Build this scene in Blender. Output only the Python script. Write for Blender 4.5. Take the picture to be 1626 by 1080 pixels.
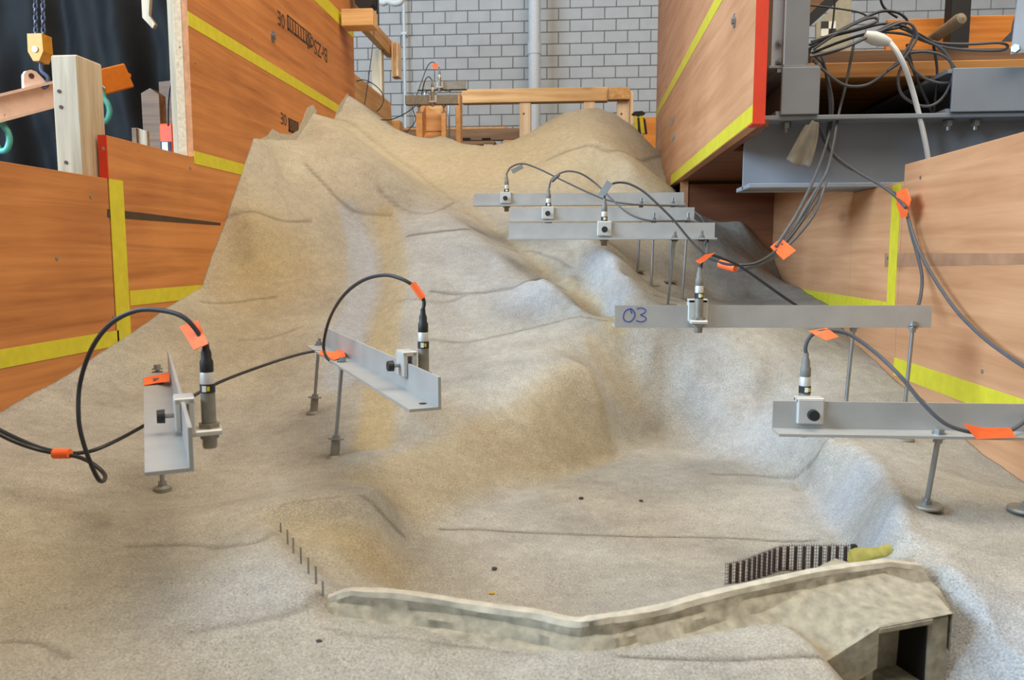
import bpy, math, random
import numpy as np
from mathutils import Vector, Matrix, noise as mnoise
random.seed(7); np.random.seed(7)
for o in list(bpy.data.objects): bpy.data.objects.remove(o)
SC = bpy.context.scene; COL = SC.collection

# ------------------------------------------------------------------ camera
CZ = 1.75                                    # eye height above the lab floor
F = 1240.0; CX, CY = 813.0, 540.0            # focal length / centre for a 1626x1080 frame
PITCH = math.atan2(135.0, F); YAW = math.atan2(107.0*math.cos(PITCH), F)
cd = bpy.data.cameras.new('camera'); cam = bpy.data.objects.new('camera', cd); COL.objects.link(cam)
cd.sensor_width = 36.0; cd.lens = F/1626.0*36.0; cd.clip_start = 0.02; cd.clip_end = 100
cam.location = (0, 0, CZ); cam.rotation_euler = (math.pi/2-PITCH, 0, YAW)
cd.dof.use_dof = True; cd.dof.focus_distance = 2.15; cd.dof.aperture_fstop = 10.0
SC.camera = cam
# ------------------------------------------------------------------ light of the hall
W = bpy.data.worlds.new('hall_light'); SC.world = W; W.use_nodes = True
W.node_tree.nodes['Background'].inputs[0].default_value = (1.0, 0.94, 0.83, 1)
W.node_tree.nodes['Background'].inputs[1].default_value = 0.34
def area(name, loc, target, sx, sy, power, col):
    l = bpy.data.lights.new(name, 'AREA'); l.shape = 'RECTANGLE'; l.size = sx; l.size_y = sy
    l.energy = power; l.color = col
    o = bpy.data.objects.new(name, l); COL.objects.link(o); o.location = loc
    o.rotation_euler = (Vector(target)-Vector(loc)).to_track_quat('-Z', 'Y').to_euler()
    return o
area('window_daylight', (-6.0, -0.6, 4.6), (0.2, 2.0, 1.4), 5.0, 2.6, 1250, (0.55, 0.77, 1.0))
area('hall_luminaires', (0.9, 1.6, 6.0), (-0.2, 4.0, 2.2), 4.0, 4.0, 380, (1.0, 0.90, 0.75))
SC.view_settings.view_transform = 'Standard'; SC.view_settings.look = 'None'
SC.view_settings.gamma = 1.0; SC.view_settings.use_curve_mapping = False
SC.view_settings.exposure = -0.28

# ------------------------------------------------------------------ pixel -> place helpers (survey of the photograph)
_R = np.array(cam.rotation_euler.to_matrix())
def ray(px, py): return _R @ np.array([(px-CX)/F, -(py-CY)/F, -1.0])
def PY(px, py, Y): d = ray(px, py); t = Y/d[1]; return Vector((d[0]*t, Y, CZ+d[2]*t))
def PX(px, py, X): d = ray(px, py); t = X/d[0]; return Vector((X, d[1]*t, CZ+d[2]*t))
def PH(px, py, h): d = ray(px, py); t = h/d[2]; return Vector((d[0]*t, d[1]*t, CZ+h))

# ------------------------------------------------------------------ mesh builder
class MB:
    def __init__(s): s.v = []; s.f = []; s.sm = []
    def add(s, vs, fs, smooth=False):
        b = len(s.v); s.v += [tuple(p) for p in vs]
        for f in fs: s.f.append(tuple(b+i for i in f)); s.sm.append(smooth)
        return s
    def box(s, x0, x1, y0, y1, z0, z1, bev=0.0):
        return s.obox(Vector(((x0+x1)/2, (y0+y1)/2, (z0+z1)/2)), (1,0,0), (0,1,0), (0,0,1), abs(x1-x0)/2, abs(y1-y0)/2, abs(z1-z0)/2, bev)
    def obox(s, c, a, b, n, ha, hb, hn, bev=0.0):
        c, a, b, n = Vector(c), Vector(a).normalized(), Vector(b).normalized(), Vector(n).normalized()
        if bev <= 0:
            vs = [c+a*(i*ha)+b*(j*hb)+n*(k*hn) for k in (-1,1) for j in (-1,1) for i in (-1,1)]
            return s.add(vs, [(0,2,3,1),(4,5,7,6),(0,1,5,4),(2,6,7,3),(0,4,6,2),(1,3,7,5)])
        e = min(bev, ha*.9, hb*.9, hn*.9); vs = []; idx = {}
        for k in (-1,1):
            for j in (-1,1):
                for i in (-1,1):
                    for ax in range(3):
                        h = [ha-e, hb-e, hn-e]; h[ax] += e
                        idx[(i,j,k,ax)] = len(vs); vs.append(c+a*(i*h[0])+b*(j*h[1])+n*(k*h[2]))
        fs = []
        for sg in (-1,1):
            fs.append([idx[(sg,j,k,0)] for j,k in ((-1,-1),(1,-1),(1,1),(-1,1))])
            fs.append([idx[(i,sg,k,1)] for i,k in ((-1,-1),(1,-1),(1,1),(-1,1))])
            fs.append([idx[(i,j,sg,2)] for i,j in ((-1,-1),(1,-1),(1,1),(-1,1))])
        for p in (-1,1):
            for q in (-1,1):
                fs.append([idx[(-1,p,q,1)],idx[(1,p,q,1)],idx[(1,p,q,2)],idx[(-1,p,q,2)]])
                fs.append([idx[(p,-1,q,0)],idx[(p,1,q,0)],idx[(p,1,q,2)],idx[(p,-1,q,2)]])
                fs.append([idx[(p,q,-1,0)],idx[(p,q,1,0)],idx[(p,q,1,1)],idx[(p,q,-1,1)]])
                for r in (-1,1): fs.append([idx[(p,q,r,0)],idx[(p,q,r,1)],idx[(p,q,r,2)]])
        return s.add(vs, fs)
    def cyl(s, p0, p1, r0, r1=None, n=16, caps=True, smooth=True, roll=0.0):
        p0, p1 = Vector(p0), Vector(p1); r1 = r0 if r1 is None else r1
        d = (p1-p0).normalized(); u = d.orthogonal().normalized() if abs(d.z) < .9 else Vector((1,0,0)); u = (u-d*u.dot(d)).normalized(); w = d.cross(u)
        vs = []
        for p, r in ((p0,r0),(p1,r1)):
            for i in range(n):
                t = 2*math.pi*i/n+roll; vs.append(p+u*(r*math.cos(t))+w*(r*math.sin(t)))
        s.add(vs, [(i,(i+1)%n,n+(i+1)%n,n+i) for i in range(n)], smooth)
        if caps: s.add(vs[:n], [tuple(range(n))[::-1]]); s.add(vs[n:], [tuple(range(n))])
        return s
    def lathe(s, base, prof, n=20, axis=(0,0,1)):
        base = Vector(base); ax = Vector(axis).normalized()
        for (r0,z0),(r1,z1) in zip(prof, prof[1:]):
            if abs(z1-z0) < 1e-6:
                u = Vector((1,0,0)) if abs(ax.z) > .9 else ax.orthogonal().normalized(); u=(u-ax*u.dot(ax)).normalized(); w = ax.cross(u); vs=[]
                for r in (max(r0,1e-5), max(r1,1e-5)):
                    for i in range(n): t=2*math.pi*i/n; vs.append(base+ax*z0+u*(r*math.cos(t))+w*(r*math.sin(t)))
                s.add(vs, [(i,(i+1)%n,n+(i+1)%n,n+i) for i in range(n)])
            else: s.cyl(base+ax*z0, base+ax*z1, max(r0,1e-5), max(r1,1e-5), n, caps=False)
        return s
    def tube(s, pts, r, n=8, sub=6, closed=False):
        pts = [Vector(p) for p in pts]; P = catmull(pts, sub); m = len(P)
        t0 = (P[1]-P[0]).normalized(); u = t0.orthogonal().normalized(); vs = []
        for i, p in enumerate(P):
            t = (P[min(i+1,m-1)]-P[max(i-1,0)]).normalized()
            u = (u-t*u.dot(t)).normalized(); w = t.cross(u)
            for k in range(n): a = 2*math.pi*k/n; vs.append(p+u*(r*math.cos(a))+w*(r*math.sin(a)))
        fs = [(i*n+k, i*n+(k+1)%n, (i+1)*n+(k+1)%n, (i+1)*n+k) for i in range(m-1) for k in range(n)]
        s.add(vs, fs, True); s.add(vs[:n], [tuple(range(n))[::-1]]); s.add(vs[-n:], [tuple(range(n))])
        return s
    def prism(s, poly, ext):
        """closed polygon (list of Vectors) extruded by vector ext"""
        poly = [Vector(p) for p in poly]; ext = Vector(ext); n = len(poly)
        return s.add(poly+[p+ext for p in poly], [tuple(range(n))[::-1], tuple(range(n,2*n))]+[(i,(i+1)%n,n+(i+1)%n,n+i) for i in range(n)])
    def build(s, name, m, parent=None):
        me = bpy.data.meshes.new(name); org = origin(parent) if parent else Vector((0,0,0))
        me.from_pydata([tuple(Vector(p)-org) for p in s.v], [], s.f)
        me.polygons.foreach_set('use_smooth', s.sm)
        import bmesh
        bm = bmesh.new(); bm.from_mesh(me); bmesh.ops.remove_doubles(bm, verts=bm.verts, dist=1e-6)
        bmesh.ops.recalc_face_normals(bm, faces=bm.faces); bm.to_mesh(me); bm.free()
        if any(s.sm): 
            try: me.set_sharp_from_angle(angle=math.radians(40))
            except Exception: pass
        me.materials.append(M[m] if isinstance(m, str) else m)
        o = bpy.data.objects.new(name, me); COL.objects.link(o)
        if parent: o.parent = parent
        return o
def origin(o):
    p = Vector((0,0,0))
    while o: p += o.location; o = o.parent
    return p
def catmull(P, sub):
    if len(P) < 3 or sub < 2: return P
    out = []
    for i in range(len(P)-1):
        p0 = P[i-1] if i else P[0]*2-P[1]; p1, p2 = P[i], P[i+1]; p3 = P[i+2] if i+2 < len(P) else P[-1]*2-P[-2]
        for k in range(sub):
            t = k/sub
            out.append(.5*((2*p1)+(p2-p0)*t+(2*p0-5*p1+4*p2-p3)*t*t+(3*p1-p0-3*p2+p3)*t**3))
    out.append(P[-1]); return out
def tag(o, label=None, cat=None, group=None, kind=None):
    for k, v in (('label',label),('category',cat),('group',group),('kind',kind)):
        if v: o[k] = v
    return o
def thing(name, loc, label, cat, group=None):
    o = bpy.data.objects.new(name, None); COL.objects.link(o); o.location = loc; o.empty_display_size = .05
    return tag(o, label, cat, group)

# ------------------------------------------------------------------ materials
M = {}
def srgb(*c): return tuple(((x/255)/12.92 if x/255 <= .04045 else ((x/255+.055)/1.055)**2.4) for x in c)+(1,)
def newmat(name):
    m = bpy.data.materials.new(name); m.use_nodes = True; M[name] = m
    nt = m.node_tree; return m, nt, nt.nodes['Principled BSDF']
def plain(name, col, rough=.6, metal=0.0, var=.12, scale=30, bump=0.0, spec=.5):
    m, nt, b = newmat(name); N, L = nt.nodes, nt.links
    g = N.new('ShaderNodeNewGeometry'); n = N.new('ShaderNodeTexNoise'); n.inputs['Scale'].default_value = scale; n.inputs['Detail'].default_value = 5
    L.new(g.outputs['Position'], n.inputs['Vector'])
    r = N.new('ShaderNodeMapRange'); r.inputs[1].default_value = .3; r.inputs[2].default_value = .7; r.inputs[3].default_value = 1-var; r.inputs[4].default_value = 1+var
    L.new(n.outputs[0], r.inputs[0])
    mx = N.new('ShaderNodeVectorMath'); mx.operation = 'SCALE'; mx.inputs[0].default_value = col[:3]; L.new(r.outputs[0], mx.inputs['Scale'])
    L.new(mx.outputs[0], b.inputs['Base Color'])
    b.inputs['Roughness'].default_value = rough; b.inputs['Metallic'].default_value = metal; b.inputs['Specular IOR Level'].default_value = spec
    if bump:
        bp = N.new('ShaderNodeBump'); bp.inputs['Strength'].default_value = bump; bp.inputs['Distance'].default_value = .002
        L.new(n.outputs[0], bp.inputs['Height']); L.new(bp.outputs[0], b.inputs['Normal'])
    return m
def wood(name, dark, light, stretch=(1,.06,1), scale=30, rough=.6, knots=.35, flame=.5, bump=.15):
    """grain runs along the axis with the small stretch value"""
    m, nt, b = newmat(name); N, L = nt.nodes, nt.links
    g = N.new('ShaderNodeNewGeometry')
    mp = N.new('ShaderNodeMapping'); mp.inputs['Scale'].default_value = stretch; L.new(g.outputs['Position'], mp.inputs[0])
    n1 = N.new('ShaderNodeTexNoise'); n1.inputs['Scale'].default_value = scale; n1.inputs['Detail'].default_value = 6; n1.inputs['Roughness'].default_value = .65; n1.inputs['Distortion'].default_value = .4
    L.new(mp.outputs[0], n1.inputs['Vector'])
    n2 = N.new('ShaderNodeTexNoise'); n2.inputs['Scale'].default_value = scale*.16; n2.inputs['Detail'].default_value = 2; n2.inputs['Distortion'].default_value = 1.2
    L.new(mp.outputs[0], n2.inputs['Vector'])
    w = N.new('ShaderNodeMath'); w.operation = 'MULTIPLY'; w.inputs[1].default_value = 38.0; L.new(n2.outputs[0], w.inputs[0])
    sn = N.new('ShaderNodeMath'); sn.operation = 'SINE'; L.new(w.outputs[0], sn.inputs[0])
    fl = N.new('ShaderNodeMath'); fl.operation = 'MULTIPLY_ADD'; fl.inputs[1].default_value = .10*flame; fl.inputs[2].default_value = 0; L.new(sn.outputs[0], fl.inputs[0])
    n3 = N.new('ShaderNodeTexNoise'); n3.inputs['Scale'].default_value = 2.3; n3.inputs['Detail'].default_value = 3; L.new(g.outputs['Position'], n3.inputs['Vector'])
    sm = N.new('ShaderNodeMath'); sm.operation = 'ADD'; L.new(n1.outputs[0], sm.inputs[0]); L.new(fl.outputs[0], sm.inputs[1])
    sm2 = N.new('ShaderNodeMath'); sm2.operation = 'MULTIPLY_ADD'; sm2.inputs[1].default_value = .5; L.new(n3.outputs[0], sm2.inputs[0]); L.new(sm.outputs[0], sm2.inputs[2])
    cr = N.new('ShaderNodeValToRGB'); cr.color_ramp.elements[0].position = .52; cr.color_ramp.elements[0].color = dark
    cr.color_ramp.elements[1].position = .92; cr.color_ramp.elements[1].color = light
    L.new(sm2.outputs[0], cr.inputs[0])
    v = N.new('ShaderNodeTexVoronoi'); v.inputs['Scale'].default_value = 5.0
    mp2 = N.new('ShaderNodeMapping'); mp2.inputs['Scale'].default_value = tuple(.45 if q < .5 else 1.0 for q in stretch); L.new(g.outputs['Position'], mp2.inputs[0]); L.new(mp2.outputs[0], v.inputs['Vector'])
    kr = N.new('ShaderNodeMapRange'); kr.inputs[1].default_value = .05; kr.inputs[2].default_value = .11; kr.inputs[3].default_value = knots; kr.inputs[4].default_value = 0; L.new(v.outputs['Distance'], kr.inputs[0])
    mx = N.new('ShaderNodeMix'); mx.data_type = 'RGBA'; L.new(kr.outputs[0], mx.inputs[0]); L.new(cr.outputs[0], mx.inputs[6]); mx.inputs[7].default_value = tuple(x*.45 for x in dark[:3])+(1,)
    L.new(mx.outputs[2], b.inputs['Base Color'])
    b.inputs['Roughness'].default_value = rough
    bp = N.new('ShaderNodeBump'); bp.inputs['Strength'].default_value = bump; bp.inputs['Distance'].default_value = .001; L.new(n1.outputs[0], bp.inputs['Height']); L.new(bp.outputs[0], b.inputs['Normal'])
    return m
PLY = ((1,.05,1), 26)
wood('ply_left', srgb(160,96,46), srgb(204,134,72), *PLY, flame=.3)
wood('ply_right', srgb(176,122,82), srgb(204,152,110), *PLY, flame=.25)
plain('stain_brown', srgb(158,116,86), .7, var=.2, scale=14)
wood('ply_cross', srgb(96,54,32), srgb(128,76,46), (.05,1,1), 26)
wood('timber_x', srgb(190,140,84), srgb(226,184,128), (.05,1,1), 30)
wood('timber_y', srgb(170,118,64), srgb(212,162,100), (1,.05,1), 30)
wood('timber_z', srgb(196,158,116), srgb(228,200,164), (1,1,.05), 30)
wood('old_post', srgb(150,128,98), srgb(200,182,154), (1,1,.07), 30, knots=.6)
wood('old_plank', srgb(92,64,42), srgb(140,104,70), (.05,1,1), 30)
wood('deck_plank', srgb(140,88,40), srgb(190,134,70), (.05,1,1), 30)
wood('orange_ply', srgb(190,106,28), srgb(224,146,58), (.05,1,1), 26)
wood('trough_ply', srgb(186,128,76), srgb(218,166,108), (1,.05,1), 26)
plain('tape_yellow', srgb(204,192,42), .55, var=.08)
plain('tape_orange', srgb(250,108,48), .6, var=.08)
plain('tape_red', srgb(205,52,18), .6, var=.06)
plain('tape_grey', srgb(98,98,96), .6)
plain('alu', srgb(174,173,169), .45, .3, var=.08, scale=18)
plain('alu_clamp', srgb(196,194,188), .5, .3, var=.06)
plain('zinc', srgb(150,152,152), .38, .75, var=.12)
plain('steel_dull', srgb(140,136,126), .5, .5, var=.15, scale=60)
plain('steel_paint', srgb(132,138,146), .55, var=.07, scale=8)
plain('steel_paint_light', srgb(172,182,196), .5, var=.07, scale=8)
plain('rubber_black', srgb(40,41,44), .5, var=.12)
plain('cable_grey', srgb(78,80,84), .5, var=.12)
plain('connector_black', srgb(30,30,32), .55)
plain('white_pvc', srgb(216,218,216), .5, var=.04)
plain('block', srgb(184,182,180), .9, var=.06, scale=6, bump=.3)
plain('mortar', srgb(122,122,122), .95, var=.1)
plain('pipe_grey', srgb(204,204,204), .5, var=.04)
plain('floor_concrete', srgb(120,116,108), .85, var=.15, scale=3)
plain('tarp_black', srgb(18,18,19), .68, var=.2, scale=12, spec=.2)
plain('connector_grey', srgb(120,118,112), .55)
plain('crane_orange', srgb(226,128,30), .5, var=.08)
plain('crane_pale', srgb(236,208,190), .5, var=.08)  # window light on the lifting beam put into its pale tone
plain('hook_yellow', srgb(206,146,28), .5, var=.12)
plain('hook_green', srgb(88,176,160), .45, var=.12)
plain('chain_steel', srgb(110,122,150), .35, .8)
plain('ply_edge', srgb(198,172,140), .8, var=.2, scale=80)
plain('shade_black', srgb(20,18,16), .95)  # near-black standing for shade in holes, culvert and under the deck
plain('rust', srgb(84,50,36), .8, var=.3, scale=90)
plain('wire', srgb(66,66,66), .7)
plain('foam_yellow', srgb(160,142,62), .8, var=.2, scale=90, bump=.5)
plain('mortar_grey', srgb(154,146,127), .9, var=.26, scale=70, bump=1.0)
plain('mortar_top', srgb(184,176,158), .9, var=.16, scale=60, bump=.7)
plain('culvert_dark', srgb(64,62,60), .8, var=.2)
plain('rag', srgb(128,124,114), .95, var=.15, scale=30)
plain('ink_blue', srgb(38,52,150), .6)
plain('ink_dark', srgb(70,52,36), .7)
plain('ink_red', srgb(190,40,36), .7)
plain('pebble_dark', srgb(60,58,56), .8, var=.2, scale=200)
plain('pebble_yellow', srgb(196,160,60), .8)
plain('plastic_black', srgb(24,24,26), .5)
plain('plastic_yellow', srgb(220,196,20), .45)
plain('label_white', srgb(226,226,220), .6)
plain('label_navy', srgb(40,44,80), .6)
plain('level_orange', srgb(230,84,36), .45)
plain('handle_wood', srgb(132,116,92), .7, var=.2, scale=25)
plain('board_grey', srgb(158,154,138), .8)
def window_mat():
    m, nt, b = newmat('window_bright'); b.inputs['Emission Color'].default_value = (.75,.88,1,1); b.inputs['Emission Strength'].default_value = 2.2; b.inputs['Base Color'].default_value = (.8,.85,.9,1)
window_mat()

def terrain_mat():
    m, nt, b = newmat('model_mortar'); N, L = nt.nodes, nt.links
    g = N.new('ShaderNodeNewGeometry')
    def nz(scale, det=4, rough=.55):
        n = N.new('ShaderNodeTexNoise'); n.inputs['Scale'].default_value = scale; n.inputs['Detail'].default_value = det; n.inputs['Roughness'].default_value = rough
        L.new(g.outputs['Position'], n.inputs['Vector']); return n
    at = N.new('ShaderNodeAttribute'); at.attribute_name = 'tint'       # r: ochre wash, g: pale grey wash, b: dirt in joints
    sp = N.new('ShaderNodeSeparateColor'); L.new(at.outputs['Color'], sp.inputs[0])
    big = nz(5, 5); mid = nz(38, 5); fine = nz(330, 3, .7); grit = nz(620, 2, .6)
    cr = N.new('ShaderNodeValToRGB'); e = cr.color_ramp.elements; e[0].position=.32; e[0].color=srgb(151,146,136); e[1].position=.68; e[1].color=srgb(177,172,161); L.new(big.outputs[0], cr.inputs[0])
    def mix(fac, a, bcol, mode='MIX'):
        x = N.new('ShaderNodeMix'); x.data_type='RGBA'; x.blend_type=mode
        if isinstance(fac, float): x.inputs[0].default_value = fac
        else: L.new(fac, x.inputs[0])
        L.new(a, x.inputs[6])
        if isinstance(bcol, tuple): x.inputs[7].default_value = bcol
        else: L.new(bcol, x.inputs[7])
        return x.outputs[2]
    c = mix(sp.outputs[0], cr.outputs[0], srgb(174,155,114))
    c = mix(at.outputs['Alpha'], c, srgb(204,194,166))
    c = mix(sp.outputs[1], c, srgb(166,168,171))
    def rng(n, a, bb, lo, hi):
        r = N.new('ShaderNodeMapRange'); r.inputs[1].default_value=a; r.inputs[2].default_value=bb; r.inputs[3].default_value=lo; r.inputs[4].default_value=hi; L.new(n.outputs[0], r.inputs[0]); return r
    r1 = rng(mid,.3,.7,.9,1.08); r2 = rng(fine,.3,.7,.64,1.28)
    mu = N.new('ShaderNodeMath'); mu.operation='MULTIPLY'; L.new(r1.outputs[0], mu.inputs[0]); L.new(r2.outputs[0], mu.inputs[1])
    sc = N.new('ShaderNodeVectorMath'); sc.operation='SCALE'; L.new(c, sc.inputs[0]); L.new(mu.outputs[0], sc.inputs['Scale'])
    # dark grit
    gr = rng(grit,.60,.66,0,.9)
    dens = rng(nz(9,3),.36,.58,.15,1)
    gm = N.new('ShaderNodeMath'); gm.operation='MULTIPLY'; L.new(gr.outputs[0], gm.inputs[0]); L.new(dens.outputs[0], gm.inputs[1])
    c2 = mix(gm.outputs[0], sc.outputs[0], srgb(70,64,54))
    c3 = mix(sp.outputs[2], c2, srgb(78,68,54))
    L.new(c3, b.inputs['Base Color']); b.inputs['Roughness'].default_value=.92; b.inputs['Specular IOR Level'].default_value=.2
    ad = N.new('ShaderNodeMath'); ad.operation='MULTIPLY_ADD'; ad.inputs[1].default_value=.6; L.new(fine.outputs[0], ad.inputs[0]); L.new(mid.outputs[0], ad.inputs[2])
    bp = N.new('ShaderNodeBump'); bp.inputs['Strength'].default_value=.7; bp.inputs['Distance'].default_value=.004; L.new(ad.outputs[0], bp.inputs['Height']); L.new(bp.outputs[0], b.inputs['Normal'])
terrain_mat()

# ------------------------------------------------------------------ terrain: control points -> height field
XL, XR, XC, YREC = -1.30, 0.90, 0.45, 3.77      # inner faces of the plywood walls
CP = []
def cw(p): CP.append((p.x, p.y, p.z-CZ))
def wl(pts, X, n=4):
    P=[PX(*q, X) for q in pts]
    for a,b in zip(P,P[1:]):
        for k in range(n): cw(a+(b-a)*(k/n))
    cw(P[-1])
wl([(0,655),(60,620),(115,590),(170,553),(230,515),(270,487),(320,455),(335,410),(355,360),(375,300),(390,255),(402,222),(435,222),(470,222),(484,200),(497,180),(512,184),(530,190),(540,176),(552,152)], XL)
wl([(1217,360),(1225,400),(1243,447),(1265,456),(1317,486),(1352,543),(1395,578),(1430,608),(1465,634),(1560,721),(1626,765)], XR)
wl([(1040,213),(1046,240),(1054,275),(1060,300)], XC)
for px,py,Y in [(575,165,4.42),(600,185,4.43),(625,205,4.44),(645,217,4.45),(680,223,4.45),(700,216,4.45),(720,222,4.45),(745,235,4.45),(770,238,4.45),(800,232,4.45),(830,222,4.46),(860,200,4.48),(890,182,4.5),(920,174,4.5),(950,172,4.5),(975,180,4.52),(1005,200,4.56),
    (1140,356,3.75),(1180,354,3.75),(1150,400,3.4),(1190,420,3.4)]: cw(PY(px,py,Y))
def dv(px,py,dev):
    s = (405-py)/F; cw(PY(px,py,(1.256-dev)/(.43-s)))
def bl(pts, n=5, mode='dev'):
    """breakline: control points strung densely along a crease"""
    for a,b in zip(pts,pts[1:]):
        for k in range(n):
            q=[a[i]+(b[i]-a[i])*k/n for i in range(3)]
            dv(*q) if mode=='dev' else cw(PH(*q))
    dv(*pts[-1]) if mode=='dev' else cw(PH(*pts[-1]))
bl([(545,196,.185),(560,208,.155),(582,224,.11),(620,250,.065),(657,278,.03),(692,304,.005),(727,325,-.015),(760,347,-.02),(800,380,-.04),(860,430,-.05),(920,475,-.05),(975,512,-.045)])   # stream bed
bl([(510,190,.30),(529,210,.285),(571,243,.235),(604,270,.185),(632,298,.115),(660,318,.065)])     # ridge left of it
bl([(575,178,.206),(610,207,.125),(660,245,.05),(700,275,.012),(740,300,-.015)],4)                 # mound right of it
bl([(700,333,.05),(745,364,.045),(770,392,.03),(800,418,.02)],3); bl([(862,443,.06),(880,455,.05),(905,478,.03),(940,508,.025)],3); bl([(862,443,.06),(830,462,.03),(790,492,.005)],3)
bl([(765,322,-.005),(790,343,-.015),(830,388,-.04),(880,428,-.045),(930,470,-.045)],3)
bl([(920,372,.0),(945,394,.03),(970,420,.06),(992,446,.075)],4)                                  # ridge with the cone
bl([(905,395,-.03),(930,432,-.035),(950,458,-.03)],3); bl([(965,385,-.05),(990,405,-.07),(1006,430,-.085)],3)
bl([(556,342,.05),(575,350,.035),(592,372,-.005),(600,402,-.02),(603,458,-.025),(590,500,-.025),(580,551,-.025)],4)   # kerb of the lane
bl([(640,360,.03),(648,420,.02),(650,480,.01),(645,540,.0)],3)
for q in [(760,265,.02),(800,295,.0),(850,260,.02),(850,325,-.0),(900,230,.11),(950,225,.14),(1000,262,.06),(900,290,.02),(960,300,-.04),(1000,340,-.08),
 (590,320,.085),(540,300,.14),(800,455,.02),(850,500,.0),(790,490,.0),(780,420,.012),(900,500,.01),
 (900,437,-.03),(900,400,-.02),(950,518,.02),(930,545,.02),
 (540,380,.03),(545,450,.01),(540,520,-.0),(650,590,.01),(690,400,.03),(690,460,.02),
 (480,300,.17),(440,330,.17),(400,350,.18),(380,420,.06),(450,425,.04),(450,280,.21),(520,330,.11),(500,350,.10),(500,420,.035),(450,500,.0),(330,500,.02),(380,540,.02),(300,570,.05),(200,620,.07),(400,620,.0),
 (720,480,.0),(730,560,.0),(800,530,.01),
 (1100,540,-.03),(1040,525,.0),(1160,545,-.03),(1250,560,-.06),(1100,585,-.07),(1200,600,-.07),(1300,610,-.07)]: dv(*q)
bl([(645,875,-.514),(660,850,-.514),(750,812,-.515),(840,775,-.515),(930,737,-.515),(1000,705,-.515),(1035,691,-.515),(1100,698,-.513),(1200,731,-.513),(1265,758,-.513),(1300,800,-.515),(1345,866,-.515),(1358,905,-.517),(1362,945,-.517)],5,'h')
bl([(569,768,-.43),(590,737,-.422),(646,694,-.412),(733,665,-.388),(790,648,-.372),(833,624,-.345),(897,603,-.322),(938,590,-.308)],4,'h')
bl([(975,514,-.2075),(1000,560,-.289),(1020,620,-.392),(1035,688,-.511)],4,'h')
bl([(1124,678,-.475),(1155,650,-.425),(1221,632,-.40),(1290,660,-.40),(1320,693,-.405),(1360,715,-.405),(1395,747,-.40),(1424,800,-.402),(1438,845,-.408)],4,'h')
bl([(1342,688,-.408),(1382,706,-.408),(1417,740,-.406),(1447,800,-.408),(1460,845,-.412)],4,'h'); bl([(1255,768,-.516),(1283,806,-.516),(1322,866,-.517)],4,'h')
bl([(668,872,-.516),(760,827,-.516),(850,788,-.516),(940,750,-.516),(1035,703,-.516)],5,'h')
bl([(1278,748,-.49),(1292,730,-.459),(1308,704,-.41)],3,'h')
bl([(434,806,-.408),(470,798,-.409),(540,789,-.414),(590,792,-.424)],5,'h'); bl([(452,836,-.430),(480,832,-.434),(545,824,-.437),(592,840,-.447)],5,'h'); bl([(470,784,-.412),(540,775,-.417),(600,778,-.425)],4,'h')
bl([(438,850,-.406),(460,880,-.404),(488,915,-.405),(512,944,-.408)],5,'h'); bl([(460,852,-.431),(478,878,-.434),(505,905,-.440),(530,925,-.447)],5,'h')
for px,py,h in [
 (1012,436,-.075),(1064,446,-.10),(1034,464,-.135),(1083,476,-.155),(1060,490,-.168),(1015,474,-.145),(985,480,-.15),(1130,470,-.165),(1200,470,-.165),(1150,500,-.192),(1260,500,-.20),
 (250,785,-.443),(531,728,-.431),(498,657,-.402),(60,800,-.405),(0,760,-.38),(0,900,-.41),(0,1080,-.42),(150,900,-.428),(300,800,-.437),(200,1000,-.43),(400,1080,-.44),(350,700,-.43),(420,740,-.435),(150,720,-.40),(620,720,-.425),
 (430,835,-.405),(330,880,-.422),(300,1000,-.428),(350,930,-.412),
 (560,860,-.446),(600,900,-.478),
 (700,745,-.452),(800,705,-.4355),(850,680,-.415),(930,672,-.431),(1058,640,-.43),(955,640,-.388),(400,960,-.413),(540,880,-.446),(1150,600,-.355),(1060,590,-.343),(1090,660,-.461),(1035,560,-.288),
 (640,935,-.512),(800,900,-.516),(925,975,-.516),(1000,800,-.516),(1100,760,-.516),(1150,735,-.514),(1250,800,-.516),(1100,900,-.516),(1250,900,-.516),(700,930,-.515),
 
 
 (1470,812,-.422),(1626,818,-.428),(1560,900,-.424),(1550,760,-.432),(1500,900,-.415),(1430,700,-.415),(1380,680,-.40),
 (1530,955,-.43),(1600,1010,-.46),(1626,1080,-.475),(1560,1060,-.475)]: cw(PH(px,py,h))
# behind the crest and in front of the picture
for x,y,h in [(-1.25,4.6,.86),(-.9,4.62,.60),(-.6,4.62,.56),(-.2,4.62,.62),(0.1,4.66,.76),(.44,4.75,.66),(-.9,.6,-.43),(-.3,.6,-.46),(.2,.6,-.49),(.6,.6,-.52),
              (-.2,.82,-.424),(.0,.80,-.427),(.12,.83,-.428),(-.3,.88,-.418),(.24,.88,-.43),(-.1,.74,-.435),(.1,.74,-.437),(.22,.78,-.437),(.9,1.2,-.45),(.9,.7,-.48)]: CP.append((x,y,h))
CP = np.array(CP)
EPS, LAM = .010, .00003
def phi(d2): return np.sqrt(d2+EPS*EPS)
def fit():
    n = len(CP); d2 = ((CP[:,None,:2]-CP[None,:,:2])**2).sum(-1)
    A = np.zeros((n+3,n+3)); A[:n,:n] = -phi(d2)+LAM*np.eye(n)*1.0
    A[:n,n] = 1; A[:n,n+1:] = CP[:,:2]; A[n,:n] = 1; A[n+1:,:n] = CP[:,:2].T
    return np.linalg.solve(A, np.r_[CP[:,2],0,0,0])
WGT = fit()
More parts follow.
